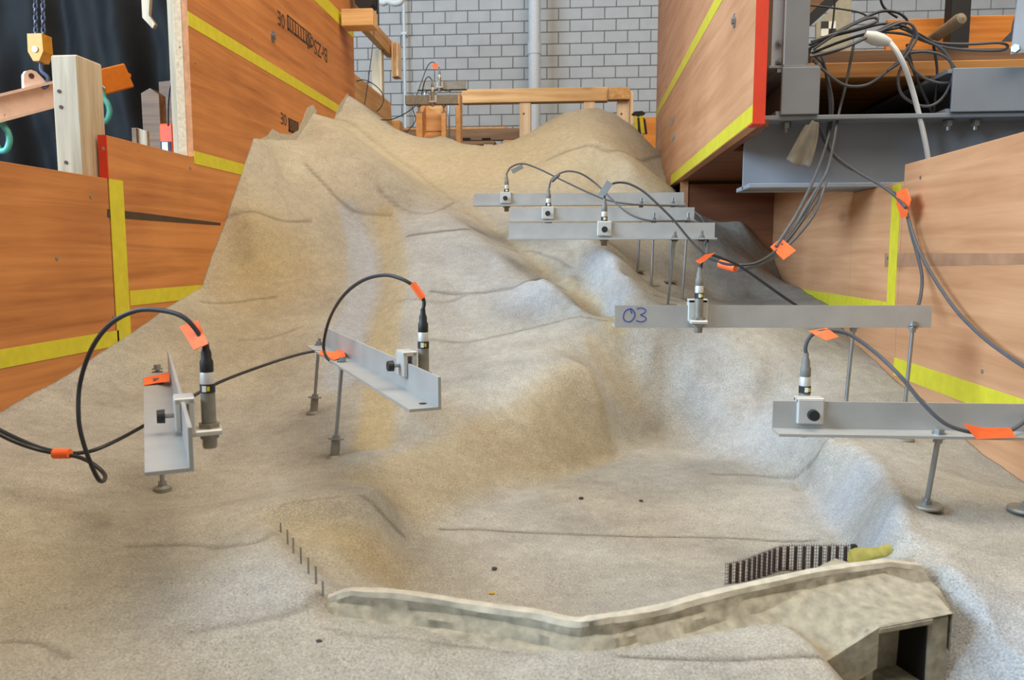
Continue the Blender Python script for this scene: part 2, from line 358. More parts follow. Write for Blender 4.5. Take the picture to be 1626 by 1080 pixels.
def H(x, y):
    x = np.atleast_1d(np.asarray(x,float)); y = np.atleast_1d(np.asarray(y,float)); out = np.empty(x.size); xf, yf = x.ravel(), y.ravel(); n = len(CP)
    for i in range(0, x.size, 20000):
        sl = slice(i,i+20000); d2 = (xf[sl,None]-CP[None,:,0])**2+(yf[sl,None]-CP[None,:,1])**2
        out[sl] = -phi(d2)@WGT[:n]+WGT[n]+WGT[n+1]*xf[sl]+WGT[n+2]*yf[sl]
    return out.reshape(x.shape)+CZ
def hit(px, py, y0=.62, y1=4.7):
    d = ray(px,py); Y = np.linspace(y0,y1,900); t = Y/d[1]; z = CZ+d[2]*t; g = z-H(d[0]*t,Y)
    k = np.where(g < 0)[0]
    i = k[0] if len(k) else 0
    return Vector((d[0]*t[i], Y[i], CZ+d[2]*t[i]))
def ground(x,y): return float(H(x,y)[0])

def z_(h): return CZ+h
def culvert_frame():
    a=PH(1392,1012,-.445); b=PH(1478,986,-.437); d=(b-a); d.z=0; w=d.length; d.normalize(); nb=Vector((-d.y,d.x,0)); c=(a+b)/2
    return c,d,nb,w/2
def build_terrain():
    xs = np.linspace(XL, XR, 341); ys = [.6]
    while ys[-1] < 4.62: ys.append(ys[-1]+.0048+.0022*(ys[-1]-.6))
    ys = np.array(ys); nx, ny = len(xs), len(ys)
    Xg, Yg = np.meshgrid(xs, ys); Z = H(Xg, Yg)
    nn = np.array([mnoise.noise((x*4.2,y*4.2,0))*.006+mnoise.noise((x*13,y*13,3))*.0022+mnoise.noise((x*40,y*40,7))*.0009 for x,y in zip(Xg.ravel(),Yg.ravel())]).reshape(Z.shape)
    flat = np.exp(-((Xg-.08)**2/.35**2+(Yg-1.35)**2/.45**2))
    Z = Z+nn*(1-.75*flat)*np.clip(.35+(Yg-.8)*.5,.35,1.3)
    tint = np.zeros(Z.shape+(4,))
    # construction joints / cracks
    cracks = [([(700,840),(860,847),(1020,852),(1180,856),(1295,858)],.8,.003),([(1130,753),(1200,756),(1266,756),(1290,735),(1310,702),(1325,692)],.5,.004),
      ([(484,261),(530,308),(575,336),(620,340)],.5,.005),([(647,378),(708,369),(745,364)],.8,.006),([(684,462),(787,462),(830,450),(862,441),(900,462)],.6,.005),
      ([(320,481),(400,477),(437,472)],.5,.004),([(350,346),(430,345),(493,352)],.5,.005),([(867,255),(923,232),(985,240),(1050,247)],.45,.006),([(683,541),(760,541),(830,525),(900,508),(965,510)],.5,.004),
      ([(445,804),(470,797),(540,789)],.3,.002),([(200,868),(310,866),(400,863),(440,848)],.5,.003),([(510,945),(470,975),(400,990),(300,1005)],.35,.004),([(0,1020),(60,1022),(110,1045)],.5,.003),
      ([(985,1042),(1100,1048),(1200,1048),(1335,1046)],.7,.0025),([(520,1000),(620,1015),(760,1030),(870,1042)],.4,.002),
      ([(575,790),(600,812),(640,850)],.5,.004),([(537,190),(582,215),(650,265),(727,322)],.18,.012),([(745,340),(800,380),(860,430),(920,475),(975,512)],.15,.012),([(1060,320),(1100,330),(1130,340)],.3,.004),
      ([(630,480),(690,478),(740,470)],.35,.004),([(380,540),(430,536),(480,520)],.35,.004),([(600,300),(640,330),(690,335),(720,322)],.4,.005),([(800,392),(850,400),(905,424)],.45,.005),([(1040,470),(1080,478),(1120,480)],.4,.006)]
    for pl, dk, wd in cracks:
        P = [hit(*q) for q in pl]; P = catmull(P, 12)
        for a, b in zip(P, P[1:]):
            lo = np.minimum((a.x,a.y),(b.x,b.y))-wd*5; hi = np.maximum((a.x,a.y),(b.x,b.y))+wd*5
            i0,i1 = np.searchsorted(ys,[lo[1],hi[1]]); j0,j1 = np.searchsorted(xs,[lo[0],hi[0]])
            if i1<=i0 or j1<=j0: continue
            X = Xg[i0:i1,j0:j1]; Y = Yg[i0:i1,j0:j1]; dx,dy = b.x-a.x,b.y-a.y; l2 = dx*dx+dy*dy+1e-12
            t = np.clip(((X-a.x)*dx+(Y-a.y)*dy)/l2,0,1); d = np.hypot(X-a.x-t*dx,Y-a.y-t*dy)
            w = np.exp(-(d/(wd*1.3))**2)
            c = tint[i0:i1,j0:j1,2]; np.maximum(c, dk*w, out=c)
    Z -= tint[...,2]*.0035
    cc,cd_,cn,chw = culvert_frame()
    U = (Xg-cc.x)*cd_.x+(Yg-cc.y)*cd_.y; V_ = (Xg-cc.x)*cn.x+(Yg-cc.y)*cn.y
    fw = np.maximum(0,-V_)
    Z = np.where((V_<.09)&(V_>-.4), np.minimum(Z, z_(-.535)+np.maximum(0,-(U+chw+.004)-fw*.35)*1.1+np.maximum(0,U-chw-.02-fw*.25)*1.3), Z)
    def blob(px,py,rx,ry,ch,amt):
        p = hit(px,py); w = np.exp(-(((Xg-p.x)/rx)**2+((Yg-p.y)/ry)**2)); tint[...,ch] = np.clip(tint[...,ch]+amt*w,0,1)
    def streak(pl,wd,ch,amt):
        P = catmull([hit(*q) for q in pl],10); best = np.full(Z.shape,9.)
        for a,b in zip(P,P[1:]):
            dx,dy=b.x-a.x,b.y-a.y; l2=dx*dx+dy*dy+1e-12
            t=np.clip(((Xg-a.x)*dx+(Yg-a.y)*dy)/l2,0,1); best=np.minimum(best,np.hypot(Xg-a.x-t*dx,Yg-a.y-t*dy))
        w = 1/(1+np.exp((best-wd)/(wd*.12))); tint[...,ch] = np.clip(tint[...,ch]+amt*w,0,1)
    # ochre sediment in the stream beds and chute, grey lane, then tints standing in for light
    streak([(612,345),(625,400),(628,458),(615,505),(608,560),(602,640),(592,705)],.045,0,.75)
    streak([(556,345),(572,400),(573,458),(556,510),(546,560),(535,610)],.048,1,1.0)
    streak([(740,335),(800,378),(860,428),(920,474),(975,512)],.04,0,.6)
    blob(540,860,.10,.08,0,.42); blob(600,900,.08,.08,0,.25); blob(500,840,.08,.06,0,.3)
    streak([(620,770),(700,740),(780,715),(850,690),(930,660)],.085,0,.45); streak([(960,560),(985,600)],.06,0,.3)  # warm, dimmer tone of the right-facing bank painted as ochre
    streak([(950,395),(975,425),(990,455)],.05,1,.6); blob(850,460,.10,.10,1,.7); blob(860,430,.06,.06,0,.4)  # knoll: daylit left side painted grey, warm right side painted ochre
    blob(1340,790,.07,.12,1,.9); blob(1400,850,.05,.08,1,.8); blob(1230,680,.12,.15,1,.7); blob(1120,600,.10,.15,1,.4); blob(1590,1020,.08,.10,1,.9)  # cool daylight on the right bank facets and bench painted pale grey
    blob(400,930,.12,.10,1,.5); blob(760,420,.3,.4,1,.35); blob(720,340,.2,.3,1,.2)  # cool daylight on slab and middle slope painted as a faint grey
    blob(650,250,.8,.45,3,.85); blob(900,230,.6,.5,3,.85); blob(450,240,.3,.3,3,.5); blob(430,440,.28,.3,0,.5); blob(360,560,.25,.3,0,.35); blob(400,380,.2,.2,0,.4); blob(100,820,.35,.4,0,.3); blob(150,960,.3,.2,0,.25)  # warm light put in as cream upper slope and ochre left foreground
    keep = ~((Xg[:-1,:-1] > XC+.02)&(Yg[:-1,:-1] > YREC))
    idx = np.arange(nx*ny).reshape(ny,nx); q = np.stack([idx[:-1,:-1],idx[:-1,1:],idx[1:,1:],idx[1:,:-1]],-1)[keep]
    V = np.stack([Xg,Yg,Z],-1).reshape(-1,3); used = np.unique(q); remap = -np.ones(nx*ny,int); remap[used]=np.arange(len(used)); q = remap[q]; V = V[used]; T = tint.reshape(-1,4)[used]
    # skirt: boundary edges pulled down
    e = np.concatenate([q[:,[0,1]],q[:,[1,2]],q[:,[2,3]],q[:,[3,0]]]); es = np.sort(e,1); _,inv,cnt = np.unique(es,axis=0,return_inverse=True,return_counts=True)
    be = e[cnt[inv.ravel()]==1]; bv = np.unique(be); mp = {int(v):len(V)+i for i,v in enumerate(bv)}
    low = V[bv].copy(); low[:,2] = 1.0
    V2 = np.concatenate([V,low]); T2 = np.concatenate([T,T[bv]]); sk = np.array([(b,a,mp[int(a)],mp[int(b)]) for a,b in be])
    q = np.concatenate([q,sk])
    me = bpy.data.meshes.new('terrain_model'); me.vertices.add(len(V2)); me.vertices.foreach_set('co', V2.astype(np.float32).ravel())
    me.loops.add(q.size); me.loops.foreach_set('vertex_index', q.astype(np.int32).ravel())
    me.polygons.add(len(q)); me.polygons.foreach_set('loop_start', np.arange(0,q.size,4,dtype=np.int32)); me.polygons.foreach_set('use_smooth', np.r_[np.ones(len(q)-len(sk),bool),np.zeros(len(sk),bool)])
    me.update(calc_edges=True); me.validate()
    ca = me.color_attributes.new('tint','FLOAT_COLOR','POINT'); ca.data.foreach_set('color', T2.astype(np.float32).ravel())
    me.materials.append(M['model_mortar'])
    o = bpy.data.objects.new('terrain_model', me); COL.objects.link(o)
    return tag(o, 'sand coloured mortar scale model of a mountain valley with reservoir basin', 'terrain model')
terrain = build_terrain()

# ------------------------------------------------------------------ the hall
def structure(o): o['kind'] = 'structure'; return o
structure(MB().box(-9,9,-3,9.3,-.1,0).build('floor','floor_concrete'))
YB = 9.0; BW, BH = .254, .1265
wb = structure(MB().box(-9,9,YB+.012,YB+.25,0,6).build('wall_back','mortar'))
def blocks():
    base = MB().box(-(BW-.009)/2,(BW-.009)/2,0,.03,-(BH-.009)/2,(BH-.009)/2,.003)
    proto = base.build('block','block',None); proto.parent = wb; first = True; n = 0
    a = PY(563,0,YB); 
    z0 = CZ+1.26
    for (pxa,pxb,pya,pyb) in ((548,1056,-14,232),(1284,1640,-14,92)):
        A = PY(pxa,pya,YB); B = PY(pxb,pyb,YB)
        for r in range(-20,60):
            z = z0+r*BH
            if z < B.z-BH or z > A.z+BH*.4: continue
            k0 = math.floor(A.x/BW)
            for c in range(k0-1,k0+40):
                x = (c+(.5 if r%2 else 0))*BW
                if x < A.x-.03 or x > B.x+.12: continue
                o = proto if first else proto.copy()
                if not first: COL.objects.link(o); o.parent = wb
                first = False; o.location = (x,YB+random.uniform(-.001,.001),z); n += 1
    return n
print('blocks', blocks())
# window seen past the tarpaulin
wn = structure(MB().box(-8.2,-3.9,YB-.02,YB+.01,1.2,5.0).build('window_1','window_bright'))
f = MB()
for x in (-8.2,-6.77,-5.33,-3.9): f.box(x-.04,x+.04,YB-.06,YB,1.2,5.0)
for z in (1.2,5.0): f.box(-8.2,-3.9,YB-.06,YB,z-.04,z+.04)
f.build('window_frame','steel_paint_light',wn)
# drain pipe and conduit
p = PY(849,0,8.7); t = thing('drain_pipe',(p.x,8.7,0),'pale grey vertical drain pipe in front of the block wall','pipe')
MB().cyl((p.x,8.7,0),(p.x,8.7,5.6),.066,n=24).build('pipe','pipe_grey',t)
for z in (1.2,3.9): MB().cyl((p.x,8.7,z),(p.x,8.7,z+.12),.074,n=24).build('socket','pipe_grey',t)
for z in (2.0,4.6): MB().cyl((p.x,8.7,z),(p.x,8.7,z+.03),.070,n=24).box(p.x-.012,p.x+.012,8.74,9.02,z,z+.03).build('clip','zinc',t)
p = PY(641,0,8.92); t = thing('conduit',(p.x,8.92,0),'thin white conduit running up the block wall','conduit')
MB().cyl((p.x,8.92,0),(p.x,8.92,5.6),.016).build('tube','white_pvc',t)
for z in (1.6,2.8,4.2): MB().box(p.x-.03,p.x+.03,8.90,9.02,z,z+.025).build('clip','white_pvc',t)

# ------------------------------------------------------------------ plywood walls of the model
def z(h): return CZ+h
def panel(name, label, x_in, side, y0, y1, h0, h1, m, tk=.021):
    """side -1: wall on the left (inner face looks +x)"""
    xo = x_in+side*tk
    t = thing(name, (min(x_in,xo),y0,z(h0)), label, 'panel')
    MB().box(min(x_in,xo),max(x_in,xo),y0,y1,z(h0),z(h1),.001).build('board',m,t)
    return t
def tape_x(t, x_in, side, y0,y1,h0,h1, name='tape_strip', m='tape_yellow'):
    xi = x_in-side*.0012
    return MB().box(min(x_in,xi),max(x_in,xi),y0,y1,z(h0),z(h1)).build(name,m,t)
def screws(t, x_in, side, pts, r=.005):
    for px,py in pts:
        q = PX(px,py,x_in); MB().cyl((x_in-side*.0015,q.y,q.z),(x_in,q.y,q.z),r,n=10).build('screw','zinc',t)
A = panel('plywood_wall','orange plywood panel at the left edge, nearest the camera',XL,-1,.10,2.088,-.75,.21,'ply_left')
tape_x(A,XL,-1,.10,2.10,-.255,-.212); 
screws(A,XL,-1,[(90,410),(144,312),(158,530)])
B = panel('plywood_wall','orange plywood panel behind the vertical yellow tape on the left',XL,-1,2.092,4.54,-.75,.328,'ply_left')
tape_x(B,XL,-1,2.092,2.16,-.262,.21); tape_x(B,XL,-1,2.166,2.70,-.147,-.103)
MB().box(XL-.0225,XL+.002,2.088,2.092,z(.21),z(.328)).build('red_end_tape','tape_red',B)
b_ = MB(); q0=PX(170,338,XL); q1=PX(350,357,XL)
b_.prism([PX(170,332,XL)+Vector((.0008,0,0)),PX(225,338,XL)+Vector((.0008,0,0)),PX(350,354,XL)+Vector((.0008,0,0)),PX(350,358,XL)+Vector((.0008,0,0)),PX(290,354,XL)+Vector((.0008,0,0)),PX(170,345,XL)+Vector((.0008,0,0))],(-.0006,0,0)).build('dark_streak','ink_dark',B)
screws(B,XL,-1,[(164,236),(302,267),(180,503),(212,495)])
C = panel('plywood_wall','tall orange plywood wall with two slanting yellow tapes on the left',XL,-1,2.587,4.54,.33,2.3,'ply_left')
tape_x(C,XL,-1,2.587,3.10,.307,.350); tape_x(C,XL,-1,2.587,4.25,.757,.803); tape_x(C,XL,-1,3.2,4.54,1.235,1.305)
screws(C,XL,-1,[(285,75),(400,62),(310,100)],.003)
q = PX(433,58,XL); m=MB().cyl((XL,q.y,q.z),(XL+.004,q.y,q.z),.022,n=20).cyl((XL+.004,q.y,q.z),(XL+.012,q.y,q.z),.011,n=6,smooth=False); m.build('washer_bolt','zinc',C)
# stamps printed upside down on the board
def stamp(t, x_in, side, y, zc, rows, m='ink_dark', flip=True):
    for s,dy,dz,size in rows:
        cu = bpy.data.curves.new('stamp','FONT'); cu.body = s; cu.size = size; cu.extrude = .0004
        ob = bpy.data.objects.new('tmp',cu); COL.objects.link(ob); bpy.context.view_layer.update()
        me = bpy.data.meshes.new_from_object(ob.evaluated_get(bpy.context.evaluated_depsgraph_get())); bpy.data.objects.remove(ob)
        o = bpy.data.objects.new('stamp_print', me); COL.objects.link(o); me.materials.append(M[m])
        # local x -> world -y (upside down), local y -> world -z on the left wall
        sx = -1 if flip else 1
        if side < 0: R = Matrix(((0,0,1),(sx,0,0),(0,sx,0)))
        else: R = Matrix(((0,0,-1),(-sx,0,0),(0,sx,0)))
        org = origin(t); o.parent = t
        o.matrix_local = Matrix.Translation(Vector((x_in-side*.0008,y+dy,zc+dz))-org) @ R.to_4x4()
        o['label'] = 'faded printed board stamp'
def stampbox(t,x,y0,y1,z0,z1):
    m = MB(); w=.010
    m.box(x,x+.0008,y0,y1,z0,z0+w).box(x,x+.0008,y0,y1,z1-w*.6,z1).box(x,x+.0008,y0,y0+w*1.4,z0,z1).box(x,x+.0008,y1-w,y1,z0,z1)
    k = 9
    for i in range(1,k):
        yy = y0+(y1-y0)*i/k; m.box(x,x+.0008,yy-.006,yy+.004,z0+.3*(z1-z0)*((i*7)%3)/3,z1-.25*(z1-z0)*((i*5)%3)/3)
    m.build('stamp_print','ink_dark',t)['label'] = 'faded printed board stamp'
q = PX(446,28,XL); stamp(C,XL,-1,PX(452,32,XL).y,q.z+.02,[('0E',0.0,0,.085)])
a,b2 = PX(456,34,XL), PX(494,66,XL); stampbox(C,XL+.0002,a.y,b2.y,a.z-.035,a.z+.03)
stamp(C,XL,-1,PX(520,95,XL).y,PX(506,84,XL).z+.05,[('BrZSo0',0,0,.10)])
q=PX(447,190,XL); stamp(C,XL,-1,PX(455,192,XL).y,q.z+.03,[('0E',0,0,.07)])
a,b2 = PX(458,198,XL), PX(474,206,XL); stampbox(C,XL+.0002,a.y,b2.y,a.z-.03,a.z+.03)
# plaster smeared on the board where the mortar meets it
def smear(t, pts, name='mortar_smear'):
    P = [PX(*q,XL)+Vector((.0016,0,0)) for q in pts]; MB().prism(P,(-.0014,0,0)).build(name,'mortar_top',t)
smear(C,[(404,226),(425,215),(432,205),(445,212),(462,214),(473,207),(480,192),(487,172),(497,166),(503,178),(497,184),(484,204),(472,225),(440,226)])
smear(C,[(530,192),(536,172),(545,158),(552,148),(556,156),(545,180)])
# timber behind the front edge of the tall wall
t = thing('timber_post',(XL-.06,2.6,z(-.3)),'laminated pale timber post along the edge of the tall left wall','post')
MB().box(XL-.052,XL-.0215,2.588,2.66,z(.05),z(2.3),.002).build('lamella','ply_edge',t)
MB().box(XL-.078,XL-.0535,2.60,2.67,z(.05),z(2.3),.002).build('lamella','old_post',t)
# right hand walls
Ap = panel('plywood_wall','pale plywood panel at the right edge below the cable bundle',XR,1,.95,2.298,-.75,.25,'ply_right')
tape_x(Ap,XR,1,1.1,2.298,-.342,-.291)
m = MB(); m.prism([PX(1405,402,XR)+Vector((-.0008,0,0)),PX(1850,402,XR)+Vector((-.0008,0,0)),PX(1850,415,XR)+Vector((-.0008,0,0)),PX(1405,424,XR)+Vector((-.0008,0,0))],(.0006,0,0)).build('dark_streak','stain_brown',Ap)
screws(Ap,XR,1,[(1462,282),(1410,410),(1560,590)])
Bp = panel('plywood_wall','pinkish plywood panel under the grey steel beam on the right',XR,1,2.302,2.70,-.75,.2045,'ply_right')
MB().box(XR,XR+.021,2.7005,YREC+.02,z(-.75),z(.344)).build('board','ply_right',Bp)
tape_x(Bp,XR,1,2.315,2.375,-.20,.20); tape_x(Bp,XR,1,2.376,3.25,-.19,-.137)
YF = 2.146
Cp = panel('plywood_wall','tall pale plywood wall with red front edge above the right slope',XC,1,YF,4.85,.345,2.3,'ply_right',tk=.03)
tape_x(Cp,XC,1,YF,3.99,.347,.392); tape_x(Cp,XC,1,YF,4.85,.812,.862)
MB().box(XC-.001,XC+.031,YF-.003,YF,z(.345),z(2.3)).build('red_end_tape','tape_red',Cp)
MB().box(XC-.001,XC+.031,YF-.003,YF+.06,z(.342),z(.345)).build('red_end_tape','tape_red',Cp)
q = PX(1167,33,XC); m=MB().cyl((XC,q.y,q.z),(XC-.004,q.y,q.z),.020,n=20).cyl((XC-.004,q.y,q.z),(XC-.010,q.y,q.z),.010,n=6,smooth=False); m.build('washer_bolt','zinc',Cp)
stamp(Cp,XC,1,PX(1064,195,XC).y,PX(1064,212,XC).z,[('SZo0r',0,.03,.07),('IIEHI',-.1,-.06,.06)],m='board_grey',flip=False)
t = thing('soffit_board',(XC,YF,z(.32)),'brown plywood underside beneath the tall right wall','board')
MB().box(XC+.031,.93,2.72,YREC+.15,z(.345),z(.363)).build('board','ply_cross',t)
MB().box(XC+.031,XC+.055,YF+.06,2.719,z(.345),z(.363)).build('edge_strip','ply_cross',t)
t = thing('cross_board',(.5,YREC,z(-.6)),'dark brown plywood cross board at the end of the right bay','board')
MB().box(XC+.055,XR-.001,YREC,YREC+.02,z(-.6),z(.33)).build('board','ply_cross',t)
MB().box(XC+.02,XC+.0545,YREC-.006,YREC+.02,z(-.6),z(.343)).build('edge_strip','ply_right',t)
for px,py in ((1089,302),(1200,300)): q=PY(px,py,YREC); MB().cyl((q.x,YREC-.002,q.z),(q.x,YREC,q.z),.006,n=10).build('screw','zinc',t)
# plinth that carries the model
structure(MB().box(XL,XR,.62,4.6,0,.99).build('trim_1','floor_concrete'))

# ------------------------------------------------------------------ left background
t = thing('timber_post',(-1.365,2.03,z(-.5)),'weathered grey timber post standing behind the left plywood panel','post')
MB().box(-1.405,-1.330,2.03,2.14,z(-1.75),z(.528),.004).build('post','old_post',t)
for px,py in ((105,258),(94,145),(97,170)): q=PY(px,py,2.03); MB().cyl((q.x,2.028,q.z),(q.x,2.032,q.z),.005,n=8).build('knot','ink_dark',t)
def tarp():
    xs = np.linspace(-3.72,-2.17,90); zs = np.linspace(CZ-.6,CZ+2.3,60); vs=[]; fs=[]
    for k,zz in enumerate(zs):
        for i,x in enumerate(xs):
            u = (zz-zs[0])/(zs[-1]-zs[0])
            y = 4.75+.05*math.sin(x*9+1.3*math.sin(zz*1.4))+.03*math.sin(x*23+zz*2.1)+.07*mnoise.noise((x*2.2,zz*.8,1))+.02*mnoise.noise((x*9,zz*5,4))
            edge = .05*mnoise.noise((zz*2,0,5))+.06*math.sin(zz*1.1)
            vs.append((x+edge*(i/89)**3*2.0, y, zz))
    n=len(xs)
    for k in range(len(zs)-1):
        for i in range(n-1): fs.append((k*n+i,k*n+i+1,(k+1)*n+i+1,(k+1)*n+i))
    t = thing('plastic_tarpaulin',(-2.9,4.75,CZ-.6),'black plastic tarpaulin hanging in folds behind the hoist','tarpaulin')
    o = MB().add(vs,fs,True).build('sheet','tarp_black',t); sm=o.modifiers.new('thickness','SOLIDIFY'); sm.thickness=.004
    m = MB().box(-3.8,-2.0,4.72,4.78,CZ+2.28,CZ+2.34).build('top_batten','old_post',t)
tarp()
# chain hoist with spreader beam
YH = 3.6
def hoist():
    t = thing('chain_hoist',tuple(PY(64,60,YH)),'yellow hoist hook block hanging on two steel chains','hoist')
    for px0,px1 in ((54,57),(66,69)):
        a=PY(px1,62,YH); b=PY(px0,-160,YH); L=(b-a).length; n=int(L/.026); m=MB()
        for i in range(n):
            c=a+(b-a)*((i+.5)/n); d=(b-a).normalized(); s=Vector((1,0,0)) if i%2 else Vector((0,1,0)); pts=[]
            for k in range(11):
                ang=2*math.pi*k/10; pts.append(c+d*(.017*math.cos(ang))+s*(.009*math.sin(ang)))
            m.tube(pts,.0036,n=5,sub=1)
        m.build('chain','chain_steel',t)
    c=PY(64,78,YH); m=MB(); w,hh=.036,.062
    pr=[(-w,hh),(w,hh),(w*1.05,-hh*.3),(w*.4,-hh),(-w*.4,-hh),(-w*1.05,-hh*.3)]
    m.prism([c+Vector((x,-.035,y)) for x,y in pr],(0,.07,0)).build('block','hook_yellow',t)
    m=MB().cyl(c+Vector((0,-.04,-.01)),c+Vector((0,.04,-.01)),.014); m.build('pin','zinc',t)
    b=c+Vector((0,0,-.06)); pts=[b,b+Vector((0,0,-.04)),b+Vector((.028,0,-.07)),b+Vector((.02,0,-.11)),b+Vector((-.02,0,-.115)),b+Vector((-.035,0,-.09))]
    m=MB().tube(pts,.009,n=8); m.build('hook','chain_steel',t)
    # spreader beam
    p0=PY(-40,182,3.35); p1=PY(199,121,3.95); d=(p1-p0).normalized(); up=Vector((0,0,1)); s=d.cross(up).normalized(); up=s.cross(d).normalized()
    t2=thing('spreader_beam',tuple(p0),'pale lifting beam with orange end hanging from the hoist','lifting beam')
    mid=p0+(p1-p0)*.72
    def ib(a,b,name,m_):
        m=MB(); c=(a+b)/2; L=(b-a).length/2
        m.obox(c,d,s,up,L,.006,.055).obox(c+up*.052,d,s,up,L,.042,.006).obox(c-up*.052,d,s,up,L,.042,.006); return m.build(name,m_,t2)
    ib(p0,mid,'beam','crane_pale')
    c=(mid+p1)/2; MB().obox(c,d,s,up,(p1-mid).length/2,.045,.060,.006).build('end_arm','crane_orange',t2)
    MB().cyl(p1-s*.03,p1+s*.03+d*.004,.012).build('stop','crane_orange',t2)
    lug=p0+(p1-p0)*.40+up*.058
    m=MB().prism([lug+d*x+up*y-s*.012 for x,y in ((-.055,0),(.055,0),(.030,.055),(.012,.068),(-.012,.068),(-.030,.055))],s*.024); m.build('lug','crane_pale',t2)
    MB().cyl(lug+up*.042-s*.016,lug+up*.042+s*.016,.012).build('lug_pin','rust',t2)
    for i,(px,py,Y) in enumerate(((163,146,3.80),(3,188,3.45))):
        q=PY(px,py,Y); t3=thing('lifting_hook',tuple(q),('green lifting hook beside the weathered post' if i==0 else 'green lifting hook at the left picture edge'),'hook')
        pts=[q,q+Vector((.004,0,-.03)),q+Vector((.024,0,-.06)),q+Vector((.030,0,-.10)),q+Vector((.012,0,-.14)),q+Vector((-.02,0,-.145)),q+Vector((-.035,0,-.115))]
        MB().tube(pts,.014,n=10).build('hook','hook_green',t3); MB().tube([q+Vector((0,0,.03)),q+Vector((.012,0,.015)),q+Vector((0,0,-.005)),q+Vector((-.012,0,.015)),q+Vector((0,0,.03))],.005,n=6,sub=4).build('eye','zinc',t3)
hoist()
# boards leaning on the tarpaulin
def leaning(label, pts, Y, depth, m):
    P=[PY(*q,Y) for q in pts]; t=thing('leaning_board',tuple(P[0]),label,'board'); MB().prism([Vector((p.x,p.y,0)) if q[1]>=190 and pts[0][1]>=190 and q[1] in (290,200) else p for p,q in zip(P,pts)],(0,depth,0)).build('board',m,t)
leaning('brown board leaning on the black tarpaulin beside the orange level',[(236,290),(224,148),(238,140),(252,150),(262,290)],3.6,.06,'old_plank')
leaning('short white faced board end low in front of the tarpaulin',[(209,290),(209,203),(216,203),(216,290)],3.3,.10,'old_plank')
leaning('short pale board face standing beside the brown leaning board',[(217,290),(217,203),(233,208),(235,290)],3.31,.02,'old_post')
leaning('upper brown board end behind the laminated post',[(252,200),(252,130),(272,128),(272,200)],3.8,.05,'old_plank')
leaning('short splintered stick hanging at the top of the tarpaulin',[(226,28),(224,-10),(238,-10),(236,24),(246,38),(242,45)],4.5,.03,'old_post')
q=PY(263,242,3.0); t=thing('spirit_level',tuple(q),'orange tool box with white label beside the laminated post','tool')
a=PY(252,196,3.0); b=PY(274,196,3.0); MB().box(a.x,b.x,3.0,3.05,0,a.z,.006).build('body','level_orange',t)
a=PY(255,225,3.0); b=PY(273,262,3.0); MB().box(a.x,b.x,2.997,3.0,b.z,a.z).build('label_plate','label_navy',t)
a=PY(258,226,3.0); b=PY(269,262,3.0); MB().box(a.x,b.x,2.995,2.997,b.z,a.z).build('label_field','label_white',t)
t=thing('hanging_cable',tuple(PY(268,196,2.98)),'thin black cable rising from the orange tool box','cable')
MB().tube([PY(267,200,2.98),PY(267,170,2.98),PY(269,145,2.98),PY(272,125,2.98),PY(274,60,2.98)],.004).build('cable','rubber_black',t)

# ------------------------------------------------------------------ timber frame behind the crest
def beam(label, x0,x1,y0,y1,z0,z1,m,name='timber_beam',cat='beam',parts=None):
    t=thing(name,(x0,y0,z0),label,cat); MB().box(x0,x1,y0,y1,z0,z1,.003).build('timber',m,t); return t
Yb=5.6
a=PY(733,142,Yb); b=PY(965,160,Yb); beam('long horizontal pale timber beam behind the model crest',a.x,b.x,Yb,Yb+.08,b.z,a.z,'timber_x')
a=PY(966,139,Yb-.02); b=PY(1000,158,Yb-.02); beam('short darker timber offcut at the right end of the long beam',a.x,b.x,Yb-.03,Yb+.05,b.z,a.z,'timber_y')
for (p0,p1,lab) in ((825,843,'pale timber post under the long beam beside the drain pipe'),(927,945,'pale timber post hidden behind the right hill top'),(980,999,'knotty timber post at the right end of the long beam')):
    a=PY(p0,160,Yb+.02); b=PY(p1,160,Yb+.02); t=beam(lab,a.x,b.x,Yb+.01,Yb+.07,0,b.z,'timber_z',name='timber_post',cat='post')
    for k in range(2): MB().cyl((a.x+.03+.02*k,Yb+.008,b.z-.09-.15*k),(a.x+.03+.02*k,Yb+.012,b.z-.09-.15*k),.007,n=8).build('knot','ink_dark',t)
a=PY(1000,146,Yb+.03); b=PY(1003,178,Yb+.03); beam('thin upright batten beside the knotty end post',a.x,b.x+.01,Yb+.02,Yb+.06,b.z-.4,a.z,'timber_z',name='timber_batten',cat='batten')
a=PY(723,148,5.05); b=PY(731,230,5.05); beam('narrow brown upright beside the wooden trough',a.x,b.x,5.05,5.15,b.z-.2,a.z,'trough_ply',name='timber_upright',cat='post')
# pallet of planks
a=PY(626,206,6.3); b=PY(825,222,6.3)
t=thing('plank_pallet',(a.x,6.3,b.z-.2),'dark brown plank pallet lying behind the model crest','pallet')
MB().box(a.x,b.x,6.3,6.36,b.z,a.z,.004).build('plank','old_plank',t)
c=PY(805,200,6.35); MB().box(a.x,c.x,6.37,6.45,a.z-.02,c.z,.004).build('plank','timber_y',t)
MB().box(a.x,b.x-.2,6.30,7.1,b.z-.035,b.z-.004,.003).build('plank','old_plank',t)
for px in (733,765):
    q=PY(px,222,6.298); r=PY(px+14,219,6.298); MB().box(q.x,r.x,6.296,6.30,q.z,r.z).build('slot','shade_black',t)
q=PY(768,229,6.28); MB().box(q.x,q.x+.07,6.30,6.38,0,q.z+.012).build('foot_block','timber_z',t); MB().box(a.x+.05,a.x+.12,6.30,6.38,0,b.z-.036).build('foot_block','timber_z',t)
q=PY(800,224,6.25); t=beam('short pale board lying at the right end of the pallet',q.x,q.x+.14,6.2,6.26,0,q.z,'timber_x',name='board_offcut',cat='board')
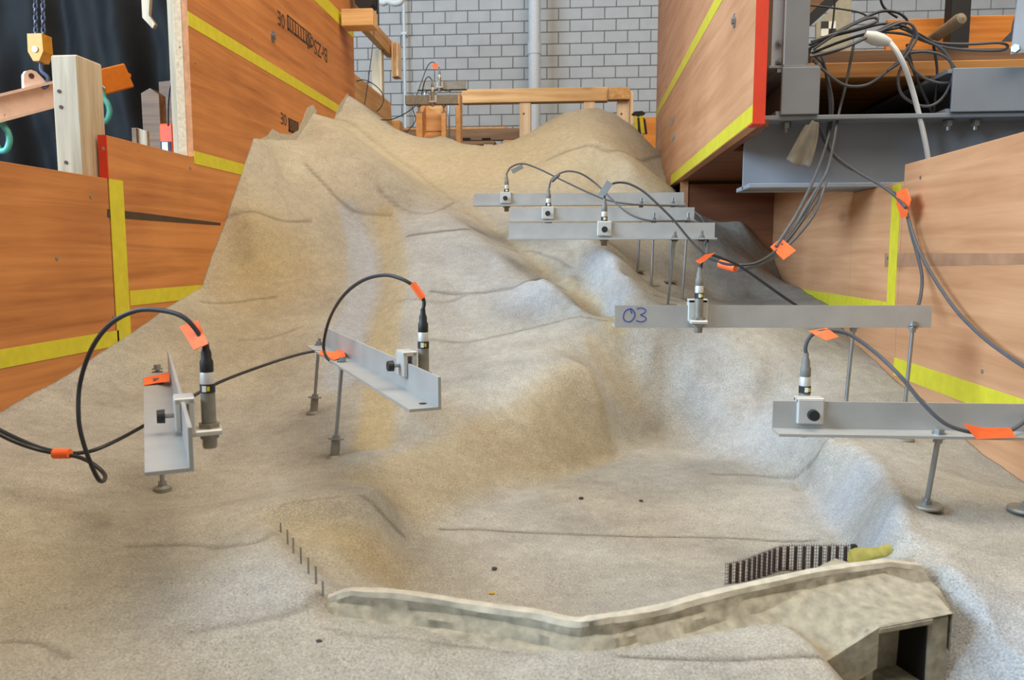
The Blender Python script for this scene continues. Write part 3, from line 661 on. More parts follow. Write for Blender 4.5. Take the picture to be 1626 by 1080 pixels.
# frame on the left behind the tall wall
a=PY(541,14,4.25); b=PY(592,40,4.25); beam('sawn timber block sticking through the tall left wall',a.x,b.x,4.25,4.36,b.z,a.z,'timber_x',name='timber_block',cat='block')
beam('upper timber rail running back from the tall left wall',XL-.05,XL-.005,4.545,5.53,z(1.366),z(1.47),'timber_y')
beam('lower timber board running back from the tall left wall',XL-.03,XL-.005,4.545,5.45,z(.75),z(1.045),'timber_y')
a=PY(599,75,5.3); b=PY(615,75,5.3); beam('white faced timber post between the two left rails',a.x-.04,b.x-.04,5.30,5.36,0,z(1.366),'old_post',name='timber_post',cat='post')
a=PY(621,68,5.42); b=PY(634,122,5.42)
t=thing('timber_cleat',(a.x,5.42,b.z),'short stack of upright timber cleats at the end of the upper rail','cleat')
w=(b.x-a.x)/3
for k in range(3): MB().box(a.x+w*k+.001,a.x+w*(k+1)-.001,5.42-.01*k,5.5,b.z,a.z,.002).build('cleat','timber_z' if k!=1 else 'timber_y',t)
beam('short timber stub at the lower end of the left board',XL-.01,XL+.05,5.46,5.56,0,z(.93),'timber_y',name='timber_block',cat='block')
q=PY(577,2,4.45); t=thing('flood_lamp',tuple(q),'black lamp housing hanging above the left timber block','lamp')
m=MB(); pr=[(-.055,.12),(.055,.12),(.055,-.015),(.03,-.04),(-.02,-.04),(-.05,-.01)]
m.prism([q+Vector((x,0,y)) for x,y in pr],(0,.09,0)).build('housing','plastic_black',t)
MB().cyl(q+Vector((.07,.04,.3)),q+Vector((.07,.04,-.12)),.008).build('stem','plastic_black',t)
q=PY(622,-2,7.5); t=thing('cable_tray',tuple(q),'white conduit bend at the top of the block wall','conduit')
MB().tube([PY(600,-10,7.5),PY(606,4,7.5),PY(616,2,7.5),PY(626,5,7.5),PY(636,2,7.5),PY(640,-12,7.5)],.03,n=10).build('tube','white_pvc',t)

# ------------------------------------------------------------------ wooden inlet trough with its two sensor rails
def trough():
    y0,y1=4.50,5.05; x0,x1,x2,x3=[PY(px,222,y0).x for px in (661,671,701,708)]
    f0=PY(690,222,y0).z; f1=PY(690,209,y1).z; t0=PY(661,180,y0).z; t1=t0+(f1-f0)+.02
    t=thing('wooden_trough',((x0+x3)/2,y0,f0),'open plywood inlet trough resting on the model crest','trough')
    sh=Vector((-.085,0,0))
    def skew(a,b,q): 
        A=[Vector((a,yy,zz))+(sh if yy>4.8 else Vector()) for yy,zz in q]; B_=[p+Vector((b-a,0,0)) for p in A]; n=len(A)
        return MB().add(A+B_,[tuple(range(n))[::-1],tuple(range(n,2*n))]+[(i,(i+1)%n,n+(i+1)%n,n+i) for i in range(n)])
    for (a,b) in ((x0,x1),(x2,x3)): skew(a,b,[(y0,f0-.04),(y0,t0),(y1,t1),(y1,f1-.04)]).build('side_board','trough_ply',t)
    skew(x1,x2,[(y0-.01,f0-.012),(y0-.01,f0),(y1,f1),(y1,f1-.012)]).build('bottom_board','trough_ply',t)
    MB().box(x1+sh.x,x2+sh.x,y1-.02,y1,f1,t1-.005).build('end_board','timber_x',t)
trough()

# ------------------------------------------------------------------ sensor rails
def lrail(name_label, c0, c1, hdir, parts_legs, holes=(), tk=.0045, w=.05, group=None, zb=None):
    """angle bar with corner line c0->c1 (bottom outer corner), horizontal leg towards hdir"""
    c0,c1=Vector(c0),Vector(c1); d=(c1-c0).normalized(); hd=Vector(hdir).normalized(); up=Vector((0,0,1))
    t=thing('sensor_rail',tuple(c0),name_label,'rail',group)
    prof=[Vector((0,0,0)),hd*w,hd*w+up*tk,hd*tk+up*tk,hd*tk+up*w,up*w]
    MB().prism([c0+q for q in prof],c1-c0).build('angle_bar','alu',t)
    for top,foot,over,kind in parts_legs:
        top,foot=Vector(top),Vector(foot); ax=(top-foot).normalized()
        MB().cyl(foot,top+ax*over,.0042,n=12).build('threaded_rod','zinc',t)
        MB().cyl(top+ax*tk,top+ax*(tk+.0018),.011,n=18).cyl(top-ax*.0018,top,.011,n=18).build('washer','zinc',t)
        m=MB().cyl(top+ax*(tk+.0018),top+ax*(tk+.0095),.0078,n=6,smooth=False); m.build('nut','zinc',t)
        MB().cyl(top-ax*.0098,top-ax*.0018,.0078,n=6,smooth=False).build('nut','zinc',t)
        if kind=='sleeve':
            MB().cyl(foot,foot+ax*.040,.0095,n=16).build('sleeve','steel_dull',t)
            MB().cyl(foot+ax*.040,foot+ax*.043,.017,n=20).build('washer','zinc',t); MB().cyl(foot+ax*.043,foot+ax*.050,.0085,n=6,smooth=False).build('nut','zinc',t)
            MB().lathe(foot-ax*.004,[(0.0001,0),(.018,0),(.018,.006),(.0095,.012)]).build('foot','steel_dull',t)
        elif kind=='disc':
            MB().lathe(foot-ax*.002,[(.0001,0),(.026,0),(.027,.003),(.025,.006),(.004,.007)],n=28).build('foot','steel_dull',t)
            MB().cyl(foot+ax*.004,foot+ax*.012,.0085,n=6,smooth=False).build('nut','zinc',t)
        elif kind=='nutfoot':
            MB().lathe(foot-ax*.002,[(.0001,0),(.017,0),(.016,.008),(.008,.012)]).build('foot','steel_dull',t); MB().cyl(foot+ax*.010,foot+ax*.018,.0085,n=6,smooth=False).build('nut','zinc',t)
        elif kind=='plate':
            MB().obox(foot+ax*.001,(1,.3,0),(-.3,1,0),(0,0,1),.024,.016,.003).build('foot','steel_dull',t)
    for hp in holes: 
        n=Vector(hp[1]); MB().cyl(Vector(hp[0]),Vector(hp[0])+n*.0006,hp[2],n=16).build('bolt_hole','shade_black',t)
    return t
def sensor(label, xy, n, disc_h, rail_xy=None, gap=.030, group=None, conn='connector_grey'):
    """probe standing at xy, n = unit vector from the rail web to the probe; disc_h = height of the mounting disc rel. to eye"""
    n=Vector((n[0],n[1],0)).normalized(); s=Vector((-n.y,n.x,0)); up=Vector((0,0,1)); c=Vector((xy[0],xy[1],z(disc_h)))
    t=thing('ultrasonic_sensor',tuple(c),label,'sensor',group)
    MB().lathe(c,[(.0001,-.024),(.0085,-.024),(.0095,-.020),(.0095,-.003)],20).lathe(c,[(.0095,.003),(.0095,.052)],20).build('housing','steel_dull',t)
    MB().cyl(c+up*.004,c+up*.010,.0145,n=6,smooth=False).cyl(c-up*.010,c-up*.004,.0135,n=6,smooth=False).build('lock_nut','steel_dull',t)
    bd=MB().cyl(c+up*.052,c+up*.064,.0099,n=20).build('band','connector_black',t)
    MB().obox(c-Vector((0,.0096,0))+up*.058,(1,0,0),(0,1,0),up,.0028,.0008,.004).build('marking','label_white',bd); MB().obox(c-Vector((-.005,.0084,0))+up*.058,(1,.5,0),(-.5,1,0),up,.0018,.0008,.003).build('indicator','plastic_yellow',bd)
    MB().lathe(c,[(.0092,.064),(.0092,.078),(.0080,.080)],20).build('collar','alu_clamp',t)
    MB().lathe(c,[(.0080,.079),(.0088,.081),(.0088,.094),(.0068,.098),(.0068,.106),(.0046,.112),(.0042,.120),(.0001,.120)],20).build('connector',conn,t)
    web=c-n*gap                                      # centre of the rail web below the clamp
    MB().obox(c-n*.004,n,s,up,.020,.019,.004,.002).build('mounting_plate','alu_clamp',t)
    k=MB().obox(web+n*.008+up*.024,n,s,up,.0045,.0215,.0245,.002).obox(web+up*.0455,n,s,up,.0125,.0215,.004,.001).obox(web-n*.0085+up*.027,n,s,up,.0045,.0215,.0215,.002).build('clamp','alu_clamp',t)
    MB().cyl(web-n*.012+up*.024,web-n*.026+up*.024,.003,n=8).build('screw','zinc',k)
    MB().cyl(web-n*.024+up*.024,web-n*.034+up*.024,.0095,.0088,n=14).build('knob','connector_black',k)
    return c+up*.118
# left near rail
def perp(a,b): d=Vector((b.x-a.x,b.y-a.y,0)).normalized(); return d, Vector((d.y,-d.x,0))
h1=-.241; fo=PH(230,757,h1); bo=PH(228,597,h1); d1,n1=perp(fo,bo); c0=fo+n1*.05; c1=bo+n1*.05
legs=[]
for px,py,fx,fy in ((250,612,252,784),(250,590,252,762)):
    a=PH(px,py,h1); legs.append((a,Vector((a.x,a.y,ground(a.x,a.y))),.012,'nutfoot'))
r1=lrail('bright aluminium sensor rail in the left foreground pointing at the camera',c0,c1,-n1,legs)
p=c0+d1*.19+n1*.030; S1=sensor('ultrasonic sensor on the left foreground rail',(p.x,p.y),n1,-.236,conn='connector_black')
# second left rail
h2=-.233; fo=PH(650,655,h2); bo=PH(486,551,h2); d2,n2=perp(fo,bo); c0=fo+n2*.05; c1=bo+n2*.05
legs=[]
for (px,py,fx,fy) in ((506,551,498,657),(543,578,531,728)):
    a=PH(px,py,h2); g=hit(fx,fy); legs.append((a,g,.022 if px<520 else .010,'sleeve'))
e=c0+Vector((0,0,0)); hl=[(c0-n2*.018+d2*.035+Vector((0,0,.0046)),(0,0,1),.006),(c0-n2*.0003+d2*.045+Vector((0,0,.028)),-n2,.005)]
r2=lrail('bright aluminium sensor rail slanting above the yellow stream lane',c0,c1,-n2,legs,holes=hl)
p=c0+d2*.18+n2*.030; S2=sensor('ultrasonic sensor on the rail above the yellow stream lane',(p.x,p.y),n2,-.212,conn='connector_black')
def taped(t,pts,wd,m='tape_orange',name='tape_flag'):
    """small folded flag of tape: quad strip given as 4 corner points, thin"""
    P=[Vector(q) for q in pts]; nn=(P[1]-P[0]).cross(P[-1]-P[0]).normalized()
    ws=[]; 
    return MB().prism([p-nn*.0006 for p in P],nn*.0012).build(name,m,t)
up=Vector((0,0,1))
# tape on the back of rail one and two
a=PH(232,606,h1+.0055); b_=PH(270,598,h1+.0055); taped(r1,[PH(229,609,h1+.006),PH(265,597,h1+.012),PH(267,606,h1+.007),PH(229,600,h1+.006)][:0] or [PH(229,612,h1+.006),PH(250,608,h1+.008),PH(269,606,h1+.016),PH(269,592,h1+.024),PH(250,599,h1+.009),PH(229,600,h1+.006)],0,name='tape_wrap')
taped(r2,[PH(506,562,h2+.006),PH(530,572,h2+.006),PH(549,566,h2+.010),PH(545,553,h2+.014),PH(528,560,h2+.007),PH(510,556,h2+.006)],0,name='tape_wrap')
# 03 rail (web towards the camera)
yr=1.78; a=PY(976,516,yr-.03); b_=PY(1478,525,yr+.03); zb=(a.z+b_.z)/2
legs=[]
for px,py,fx,fy in ((1355,527,1340,655),(1449,527,1434,655)):
    tp=PY(px,py,yr+.028); tp.z=zb; g=PY(fx,fy,yr+.02); g.z=ground(g.x,g.y); legs.append((tp,g,.010,'disc'))
c0=Vector((a.x,a.y,zb)); c1=Vector((b_.x,b_.y,zb))
dd=(c1-c0).normalized(); nb=Vector((-dd.y,dd.x,0))
r3=lrail('aluminium sensor rail marked 03 in blue handwriting',c0,c1,nb,legs)
p=PY(1109,509,yr-.03); S3=sensor('ultrasonic sensor standing in front of the rail marked 03',(p.x,p.y),(0,-1),-.147,gap=.022)
ink=[[(1001,490),(994,493),(990,500),(991,508),(998,511),(1004,508),(1008,501),(1006,494),(1001,490),(1003,498)],[(1011,490),(1018,489),(1024,491),(1024,496),(1017,500),(1024,503),(1025,508),(1018,511),(1010,509)]]
for st in ink:
    L=[]
    for px,py in st:
        q=PY(px,py,yr); t_=(q.x-c0.x)/(c1.x-c0.x); y_=c0.y+(c1.y-c0.y)*t_; q=PY(px,py,y_); q.y-=.0004; L.append(q)
    MB().tube(L,.0011,n=5,sub=5).build('handwriting','ink_blue',r3)['label']='blue handwritten digit'
# lower right rail
yb=1.32; zb=z(-.292); x0=PY(1226,660,yb).x
legs=[]
for px,py,fx,fy,k in ((1491,684,1470,812,0),(1648,690,1627,818,1)):
    tp=PY(px,py,yb-.026); tp.z=zb; g=hit(fx,fy)+Vector((0,0,.009)); legs.append((tp,g,.010,'disc'))
r4=lrail('aluminium sensor rail at the right picture edge above the bench',Vector((x0,yb,zb)),Vector((.885,yb+.01,zb)),(0,-1,0),legs)
p=PY(1277,640,yb+.030); S4=sensor('ultrasonic sensor behind the square clamp of the right edge rail',(p.x,p.y),(0,1),-.285,gap=.027)
# three rails at the back
back=[]
spec=[(3.10,753,1085,.190,((1018,329,1012,434),(1068,329,1064,446)),805,.028,'rearmost of the three aluminium rails on the right slope','ultrasonic sensor on the rearmost of the three right slope rails'),
      (2.80,810,1102,.115,((1038,353,1034,464),(1092,353,1083,476)),872,.03,'middle one of the three aluminium rails on the right slope','ultrasonic sensor on the middle of the three right slope rails'),
      (2.40,808,1135,.046,((1071,383,1060,492),(1114,383,1106,492)),962,.03,'front one of the three aluminium rails on the right slope','ultrasonic sensor on the front one of the three right slope rails')]
SB=[]
for Y,pa,pb,h,lg,sx,ov,lab,slab in spec:
    legs=[]
    for px,py,fx,fy in lg:
        tp=PY(px,py,Y-.025); tp.z=z(h); g=PY(fx,fy,Y-.02 if Y>2.5 else Y+.12); g.z=ground(g.x,g.y); legs.append((tp,g,ov,'plate'))
    xa=PY(pa,350,Y).x; xb=PY(pb,350,Y).x
    r=lrail(lab,Vector((xa,Y,z(h))),Vector((xb,Y,z(h))),(0,-1,0),legs); back.append(r)
    p=PY(sx,350,Y); SB.append(sensor(slab,(p.x-.004,Y+.028),(0,1),h+.006,gap=.028))
q0=PY(1030,316,3.098); MB().box(q0.x,q0.x+.055,3.096,3.099,z(.20),z(.235)).build('tape_patch','tape_grey',back[0])
q0=PY(1052,341,2.798); MB().box(q0.x,q0.x+.052,2.796,2.799,z(.12),z(.152)).build('tape_patch','tape_grey',back[1])
for px in (1029,1050): q0=PY(px,333,2.798); MB().box(q0.x,q0.x+.003,2.7965,2.799,z(.124),z(.163)).build('red_mark','ink_red',back[1])
# rails on the trough
for (Y,pa,pb,py,sx,lab,slab) in ((4.49,643,727,165,687,'weathered aluminium rail lying across the front of the wooden trough','small sensor on the front rail of the wooden trough'),(5.12,662,740,142,698,'weathered aluminium rail across the back of the wooden trough','small sensor on the back rail of the wooden trough')):
    zb=PY(690,py,Y).z; xa=PY(pa,py,Y).x; xb=PY(pb,py,Y).x
    t=thing('sensor_rail',(xa,Y,zb),lab,'rail'); tk=.0045; w=.05
    prof=[(0,0),(0,w),(tk,w),(tk,tk),(w,tk),(w,0)]
    MB().prism([Vector((xa,Y+u,zb+v)) for u,v in prof],(xb-xa,0,0)).build('angle_bar','steel_dull',t)
    zt=zb-.055 if Y<5 else zb-.04
    for px in ((664,704) if Y<5 else (674,712)):
        q=PY(px,py,Y); MB().cyl((q.x,Y+.02,zb-.08 if Y<5 else zb-.3),(q.x,Y+.02,zb+.012),.006,n=8).build('threaded_rod','zinc',t); MB().cyl((q.x,Y+.02,zb-.012),(q.x,Y+.02,zb),.012,n=6,smooth=False).build('nut','zinc',t)
    p=PY(sx,py,Y-.022); SB.append(sensor(slab,(p.x,Y-.022),(0,-1),(zb-CZ)+.006,gap=.022))

# ------------------------------------------------------------------ sensor cables
RC=.0033
def cable(label, pts, r=RC, m='rubber_black', name='sensor_cable', group=None):
    P=[Vector(q) if isinstance(q,Vector) else PY(*q) for q in pts]
    t=thing(name,tuple(P[0]),label,'cable',group); MB().tube(P,r,n=8,sub=7).build('cable',m,t); return t
def flag(t, corners, m='tape_orange', name='tape_flag'):
    P=[PY(*q) for q in corners]; nn=(P[1]-P[0]).cross(P[2]-P[0]).normalized()*.0006
    return MB().prism([p-nn for p in P],nn*2).build(name,m,t)
def wrap(t, a, b, r=.0065, m='tape_orange'):
    a,b=PY(*a),PY(*b); return MB().cyl(a,b,r,r*.95,n=10).build('tape_wrap',m,t)
y=S1.y
c1=cable('black cable looping from the left foreground sensor',[S1,(322,545,y),(312,525,y),(290,503,y),(255,493,y+.01),(215,494,y+.02),(175,515,y+.03),(145,555,y+.05),(127,610,y+.06),(125,665,y+.05),(133,705,y+.05),(147,743,y+.06),(158,763,y+.08),(166,762,y+.13),(165,752,y+.16),(148,737,y+.17),(125,726,y+.18),(95,721,y+.18),(60,714,y+.18),(20,700,y+.16),(-30,675,y+.14)])
flag(c1,[(285,519,y+.012),(314,509,y+.016),(331,546,y-.012),(308,556,y-.016)]); wrap(c1,(86,720.5,y+.18),(111,720.5,y+.18),.0085)
y=S2.y
c2=cable('black cable arching from the sensor above the yellow stream lane',[S2,(673,478,y),(662,459,y),(640,444,y),(610,437,y+.03),(575,446,y+.08),(545,470,y+.16),(524,505,y+.28),(514,545,y+.34),(518,566,y+.34),(532,577,y+.34),(540,571,y+.38),(525,563,y+.46),(500,558,y+.5),(460,567,y+.45),(400,587,y+.35),(340,611,y+.2),(280,645,y+.1),(220,681,y),(165,709,y-.08),(130,719,y-.10),(95,718,y-.11),(55,708,y-.12),(0,683,y-.14),(-40,660,y-.14)])
wrap(c2,(655,450,y),(672,474,y),.0062)
y=S4.y
c4=cable('grey cable curving from the right edge sensor to the plywood wall',[S4,(1279,552,y),(1284,538,y),(1296,528,y),(1318,525,y),(1350,532,y),(1390,560,y-.02),(1430,598,y-.05),(1465,640,y-.07),(1500,672,y-.08),(1540,686,y-.08),(1580,688,y-.08),(1612,680,y-.06),(1640,655,y-.02),(1660,625,y+.04),(1668,600,y+.08)],m='cable_grey')
flag(c4,[(1284,526,y),(1313,521,y),(1332,535,y-.01),(1312,541,y-.015),(1296,533,y-.01)])
flag(c4,[(1529,672,y-.085),(1560,679,y-.085),(1605,680,y-.085),(1613,695,y-.09),(1550,697,y-.09)])
y=S3.y
c3=cable('short cable rising from the sensor of the rail marked 03',[S3,(1113,425,y),(1115,412,y),(1122,404,y+.02),(1140,408,y+.04),(1170,420,y+.05),(1200,440,y+.06),(1235,465,y+.07),(1268,487,y+.08),(1290,497,y+.09)])
flag(c3,[(1104,415,y-.005),(1120,404,y-.005),(1136,401,y-.005),(1124,411,y-.005),(1112,419,y-.006)])
# cables of the three back sensors, joining towards the orange flag
def bc(label,S,pts,m='cable_grey'): return cable(label,[S]+pts,m=m)
y=S5y=SB[0].y; y6=SB[1].y; y7=SB[2].y
c5=bc('grey cable arching from the rearmost right slope sensor',SB[0],[(805,275,y),(812,265,y),(830,260,y),(855,268,y),(890,285,y-.03),(930,304,y-.1),(965,318,y-.15),(1000,324,y-.18),(1040,326,y-.2),(1085,328,y-.2),(1105,338,y-.25),(1118,352,y-.3),(1121,375,y-.5),(1122,400,y-.9),(1140,418,y-1.1),(1170,426,y-1.2),(1205,418,y-1.2),(1240,394,y-1.15),(1275,350,y-1.1),(1310,300,y-1.0)])
flag(c5,[(811,270,y),(829,261,y),(831,267,y-.01),(815,276,y-.01)],m='tape_grey')
c6=bc('grey cable arching from the middle right slope sensor',SB[1],[(872,298,y6),(876,285,y6),(890,275,y6),(905,272,y6),(925,277,y6),(950,295,y6),(975,320,y6-.06),(1000,340,y6-.1),(1030,350,y6-.12),(1070,351,y6-.12),(1105,352,y6-.12),(1122,370,y6-.3),(1124,405,y6-.65),(1140,420,y6-.82),(1170,429,y6-.9),(1205,421,y6-.9),(1243,398,y6-.85),(1290,345,y6-.8),(1312,290,y6-.7)])
wrap(c6,(876,288,y6),(888,277,y6),.006,'tape_grey')
c7=bc('dark cable arching from the front right slope sensor over the rails',SB[2],[(960,312,y7),(963,300,y7),(975,291,y7),(995,291,y7),(1020,303,y7-.05),(1045,325,y7-.1),(1070,350,y7-.2),(1095,380,y7-.35),(1115,400,y7-.5),(1130,412,y7-.55),(1160,420,y7-.6),(1200,418,y7-.6),(1238,393,y7-.55),(1270,355,y7-.5),(1300,300,y7-.4)],m='rubber_black')
flag(c7,[(950,309,y7),(964,286,y7),(973,292,y7-.01),(961,311,y7-.01)],m='tape_grey')
wrap(c7,(1143,419,y7-.57),(1168,426,y7-.6),.010); flag(c7,[(1223,392,y7-.56),(1240,378,y7-.54),(1264,398,y7-.55),(1244,413,y7-.57)])
# trough cables
y8=SB[3].y; y9=SB[4].y
cable('thin black cable looping from the front trough sensor',[SB[3],(685,126,y8),(680,122,y8),(674,130,y8),(670,148,y8+.1),(668,160,y8+.12),(655,172,y8-.1),(640,182,y8-.1),(620,190,y8-.1),(600,190,y8-.08)],.003)
c9=cable('thin black cable with orange flag from the back trough sensor',[SB[4],(697,108,y9),(692,101,y9),(685,99,y9),(678,107,y9),(670,128,y9),(662,150,y9),(655,170,y9+.1),(660,190,y9+.1),(650,205,y9-.2),(640,214,y9-.5)],.003)
flag(c9,[(685,103,y9-.01),(692,100,y9-.01),(697,106,y9-.01),(690,110,y9-.012)])
cable('thin black cable hanging in front of the left timber rails',[(594,-5,4.9),(595,30,4.9),(592,70,4.85),(587,110,4.75),(583,140,4.6),(579,166,4.5)],.0028)
cable('thin black cable loop on the left crest',[(566,129,4.4),(578,127,4.4),(592,133,4.42),(605,145,4.45),(609,158,4.45),(605,170,4.42),(598,177,4.42)],.0028)

# ------------------------------------------------------------------ steel frame on the right
YS=2.50
def hbeam(label, x0,x1):
    h0,h1=.2056,.423; t=thing('steel_beam',(x0,YS,z(h0)),label,'beam')
    m=MB(); m.box(x0,x1,YS+.085,YS+.097,z(h0),z(h1)).box(x0,x1,YS,YS+.19,z(h1)-.014,z(h1),.002).box(x0-.0,x1,YS,YS+.19,z(h0),z(h0)+.014,.002); m.build('profile','steel_paint',t)
    return t
xq=PY(1190,250,YS).x
tb=hbeam('grey horizontal steel beam crossing above the right plywood',xq,2.0)
for px in (1207,1248,1505,1548):
    q=PY(px,205,YS+.04); q.z=z(.409); m=MB().cyl(q+Vector((0,0,-.002)),q+Vector((0,0,-.004)),.016,n=20); m.build('washer','zinc',tb); MB().cyl(q-up*.004,q-up*.020,.0135,n=6,smooth=False).build('nut','zinc',tb); MB().cyl(q-up*.020,q-up*.032,.008,n=12).build('bolt','zinc',tb)
def ybeam(label,px0,px1,py0,py1,Y0,Y1):
    a=PY(px0,py0,Y0); b=PY(px1,py1,Y0); zb=z(.4235); zt=a.z; t=thing('steel_beam',(a.x,Y0,zb),label,'beam'); w=b.x-a.x
    m=MB().box(a.x,b.x,Y0+.012,Y1,zb,zb+.012).box(a.x,b.x,Y0+.012,Y1,zt-.012,zt).box((a.x+b.x)/2-.005,(a.x+b.x)/2+.005,Y0+.012,Y1,zb,zt); m.build('profile','steel_paint',t)
    MB().box(a.x+.012,b.x,Y0,Y0+.0115,zb,zt,.002).build('end_plate','steel_paint',t); return b,zt
b1,zt1=ybeam('grey steel beam end below the upright column',1236,1300,107,190,YS-.01,4.4)
b2_,zt2=ybeam('grey steel beam end at the right edge below the plank shelf',1508,1660,108,190,YS-.01,4.4)
a=PY(1225,100,YS+.01); b=PY(1283,100,YS+.01)
t=thing('steel_column',(a.x,YS+.01,zt1),'grey upright steel column carrying the hall frame on the right','column')
m=MB().box(a.x+.036,b.x,YS+.01,YS+.022,zt1+.008,z(2.3)).box(a.x+.036,b.x,YS+.12,YS+.13,zt1+.008,z(2.3)).box(b.x-.05,b.x-.042,YS+.022,YS+.12,zt1+.008,z(2.3)); m.build('profile','steel_paint',t)
MB().box(a.x-.01,b.x+.03,YS,YS+.14,zt1,zt1+.0075,.001).build('base_plate','steel_paint',t)
an=MB().box(a.x,a.x+.034,YS+.014,YS+.019,zt1+.008,z(2.3)).box(a.x+.030,a.x+.034,YS-.008,YS+.014,zt1+.008,z(2.3)).box(a.x,a.x+.005,YS+.019,YS+.09,zt1+.008,z(2.3)).build('angle_strip','steel_paint_light',t)
for py in (68,98): q=PY(1236,py,YS+.012); MB().cyl(q,q-Vector((0,.008,0)),.009,n=6,smooth=False).cyl(q-Vector((0,.008,0)),q-Vector((0,.014,0)),.004,n=10).build('bolt','zinc',t)
# shelf planks
YP=2.66
a=PY(1180,110,YP); b=PY(1700,92,YP)
t=thing('shelf_plank',(a.x,YP,a.z),'yellow edged lower plank of the shelf carrying the tangled cables','plank'); MB().box(a.x,b.x,YP,3.6,zt1+.001,b.z,.003).build('plank','deck_plank',t)
a2=PY(1292,90,YP-.02); b2=PY(1700,67,YP-.02)
t=thing('shelf_plank',(a2.x,YP,a2.z),'brown upper plank of the shelf under the cable tangle','plank'); MB().box(a2.x,b2.x,YP+.02,YP+.22,b.z+.001,b2.z,.003).build('plank','old_plank',t)
ztop=b2.z
# dark under-deck: black boards added so the space falls into shade
t=thing('shade_board',(.5,4.3,z(-.2)),'added black board keeping the space under the shelf dark','board'); MB().box(.50,2.6,4.42,4.46,z(.0),z(.63)).build('board','shade_black',t)
t=thing('shade_board',(.5,3.6,z(.62)),'added black deck boards darkening the space among the steel beams','board'); MB().box(.485,2.6,3.61,4.46,zt1+.002,z(.66)).build('board','shade_black',t)
t=thing('shade_board',(.93,2.7,z(.3)),'added black side board shading the space beyond the right plywood','board'); MB().box(2.1,2.14,2.3,4.42,0,z(.63)).build('board','shade_black',t)
t=thing('shade_board',(.93,2.8,z(-.2)),'added black floor boards darkening the space beneath the steel beams','board'); MB().box(.935,2.1,2.75,4.42,z(.0),z(.02)).build('board','shade_black',t)
# timber behind the column, orange plywood, dark post
a=PY(1198,95,2.75); b=PY(1230,95,2.75); t=beam('upright orange timber between the red edged wall and the steel column',a.x,b.x+.03,2.75,2.85,ztop-.03,z(2.3),'timber_y',name='timber_post',cat='post')
a=PY(1440,30,3.55); b=PY(1505,68,3.55); beam('bright orange plywood strip behind the cable tangle',a.x-.08,b.x,3.55,3.57,ztop-.08,a.z,'orange_ply',name='plywood_strip',cat='board')
a=PY(1536,29,3.56); b=PY(1640,68,3.56); beam('orange plywood strip right of the dark post',a.x-.02,b.x,3.56,3.58,ztop-.08,a.z+.01,'orange_ply',name='plywood_strip',cat='board')
a=PY(1511,0,3.4); b=PY(1539,68,3.4); beam('dark upright steel post behind the wooden handle',a.x,b.x,3.4,3.46,ztop-.07,z(2.3),'plastic_black',name='steel_post',cat='post')
a=PY(1300,10,4.6); b=PY(1352,75,4.6); t=thing('survey_board',(a.x,4.6,b.z),'grey board with black and white checker target behind the cables','board')
m=MB(); m.prism([PY(1296,36,4.6),PY(1322,14,4.6),PY(1322,-40,4.6),PY(1352,-40,4.6),PY(1352,110,4.6),PY(1296,110,4.6)],(0,.02,0)).build('board','board_grey',t)
for (u,v,mm) in ((0,0,'plastic_black'),(1,0,'label_white'),(0,1,'label_white'),(1,1,'plastic_black')):
    q=PY(1304+u*11.5,34+v*11.5,4.598); r=PY(1304+(u+1)*11.5,34+(v+1)*11.5,4.598); MB().box(q.x,r.x,4.596,4.599,r.z,q.z).build('target_square',mm,t)
t=thing('steel_bracket',tuple(PY(1290,40,3.2)),'dark slanting strut beside the steel column','strut'); 
MB().prism([PY(1283,44,3.2),PY(1283,24,3.2),PY(1322,-12,3.2),PY(1334,-12,3.2),PY(1334,-2,3.2)],(0,.05,0)).build('strut','plastic_black',t)
t=thing('timber_brace',tuple(PY(1290,30,3.3)),'brown timber above the dark strut beside the column','brace'); MB().prism([PY(1283,30,3.3),PY(1283,-20,3.3),PY(1325,-20,3.3),PY(1320,-8,3.3)],(0,.05,0)).build('timber','old_plank',t)
a=PY(1605,84,2.45); b=PY(1640,84,2.45); t=thing('steel_angle',(a.x,2.45,a.z),'pale blue steel angle at the top right picture edge','bracket')
MB().prism([PY(1606,86,2.45),PY(1622,84,2.45),PY(1632,-40,2.45),PY(1621,-40,2.45)],(0,.006,0)).prism([PY(1622,84,2.45),PY(1660,80,2.45),PY(1660,-40,2.45),PY(1632,-40,2.45)],(0,.006,0)).build('plate','steel_paint_light',t)
q=PY(1614,78,2.44); MB().cyl(q,q-Vector((.01,.012,0)),.012,n=6,smooth=False).build('bolt','zinc',t)
# clear plastic sheet beside it
t=thing('plastic_film',tuple(PY(1600,70,2.6)),'crumpled clear plastic film beside the pale blue steel angle','film')
MB().prism([PY(1590,66,2.56),PY(1606,50,2.56),PY(1608,36,2.56),PY(1616,14,2.56),PY(1622,8,2.56),PY(1622,66,2.56)],(0,.002,0)).build('sheet','cable_grey',t)
# wooden handle
a=PY(1478,64,2.74); b=PY(1527,29,2.60); t=thing('tool_handle',tuple(a),'worn wooden tool handle sticking out of the cable tangle','handle')
d=(b-a).normalized(); MB().lathe(a,[(.0001,0),(.016,0),(.017,.02),(.018,(b-a).length*.6),(.020,(b-a).length*.9),(.017,(b-a).length),(.0001,(b-a).length+.006)],20,axis=d).build('handle','handle_wood',t)
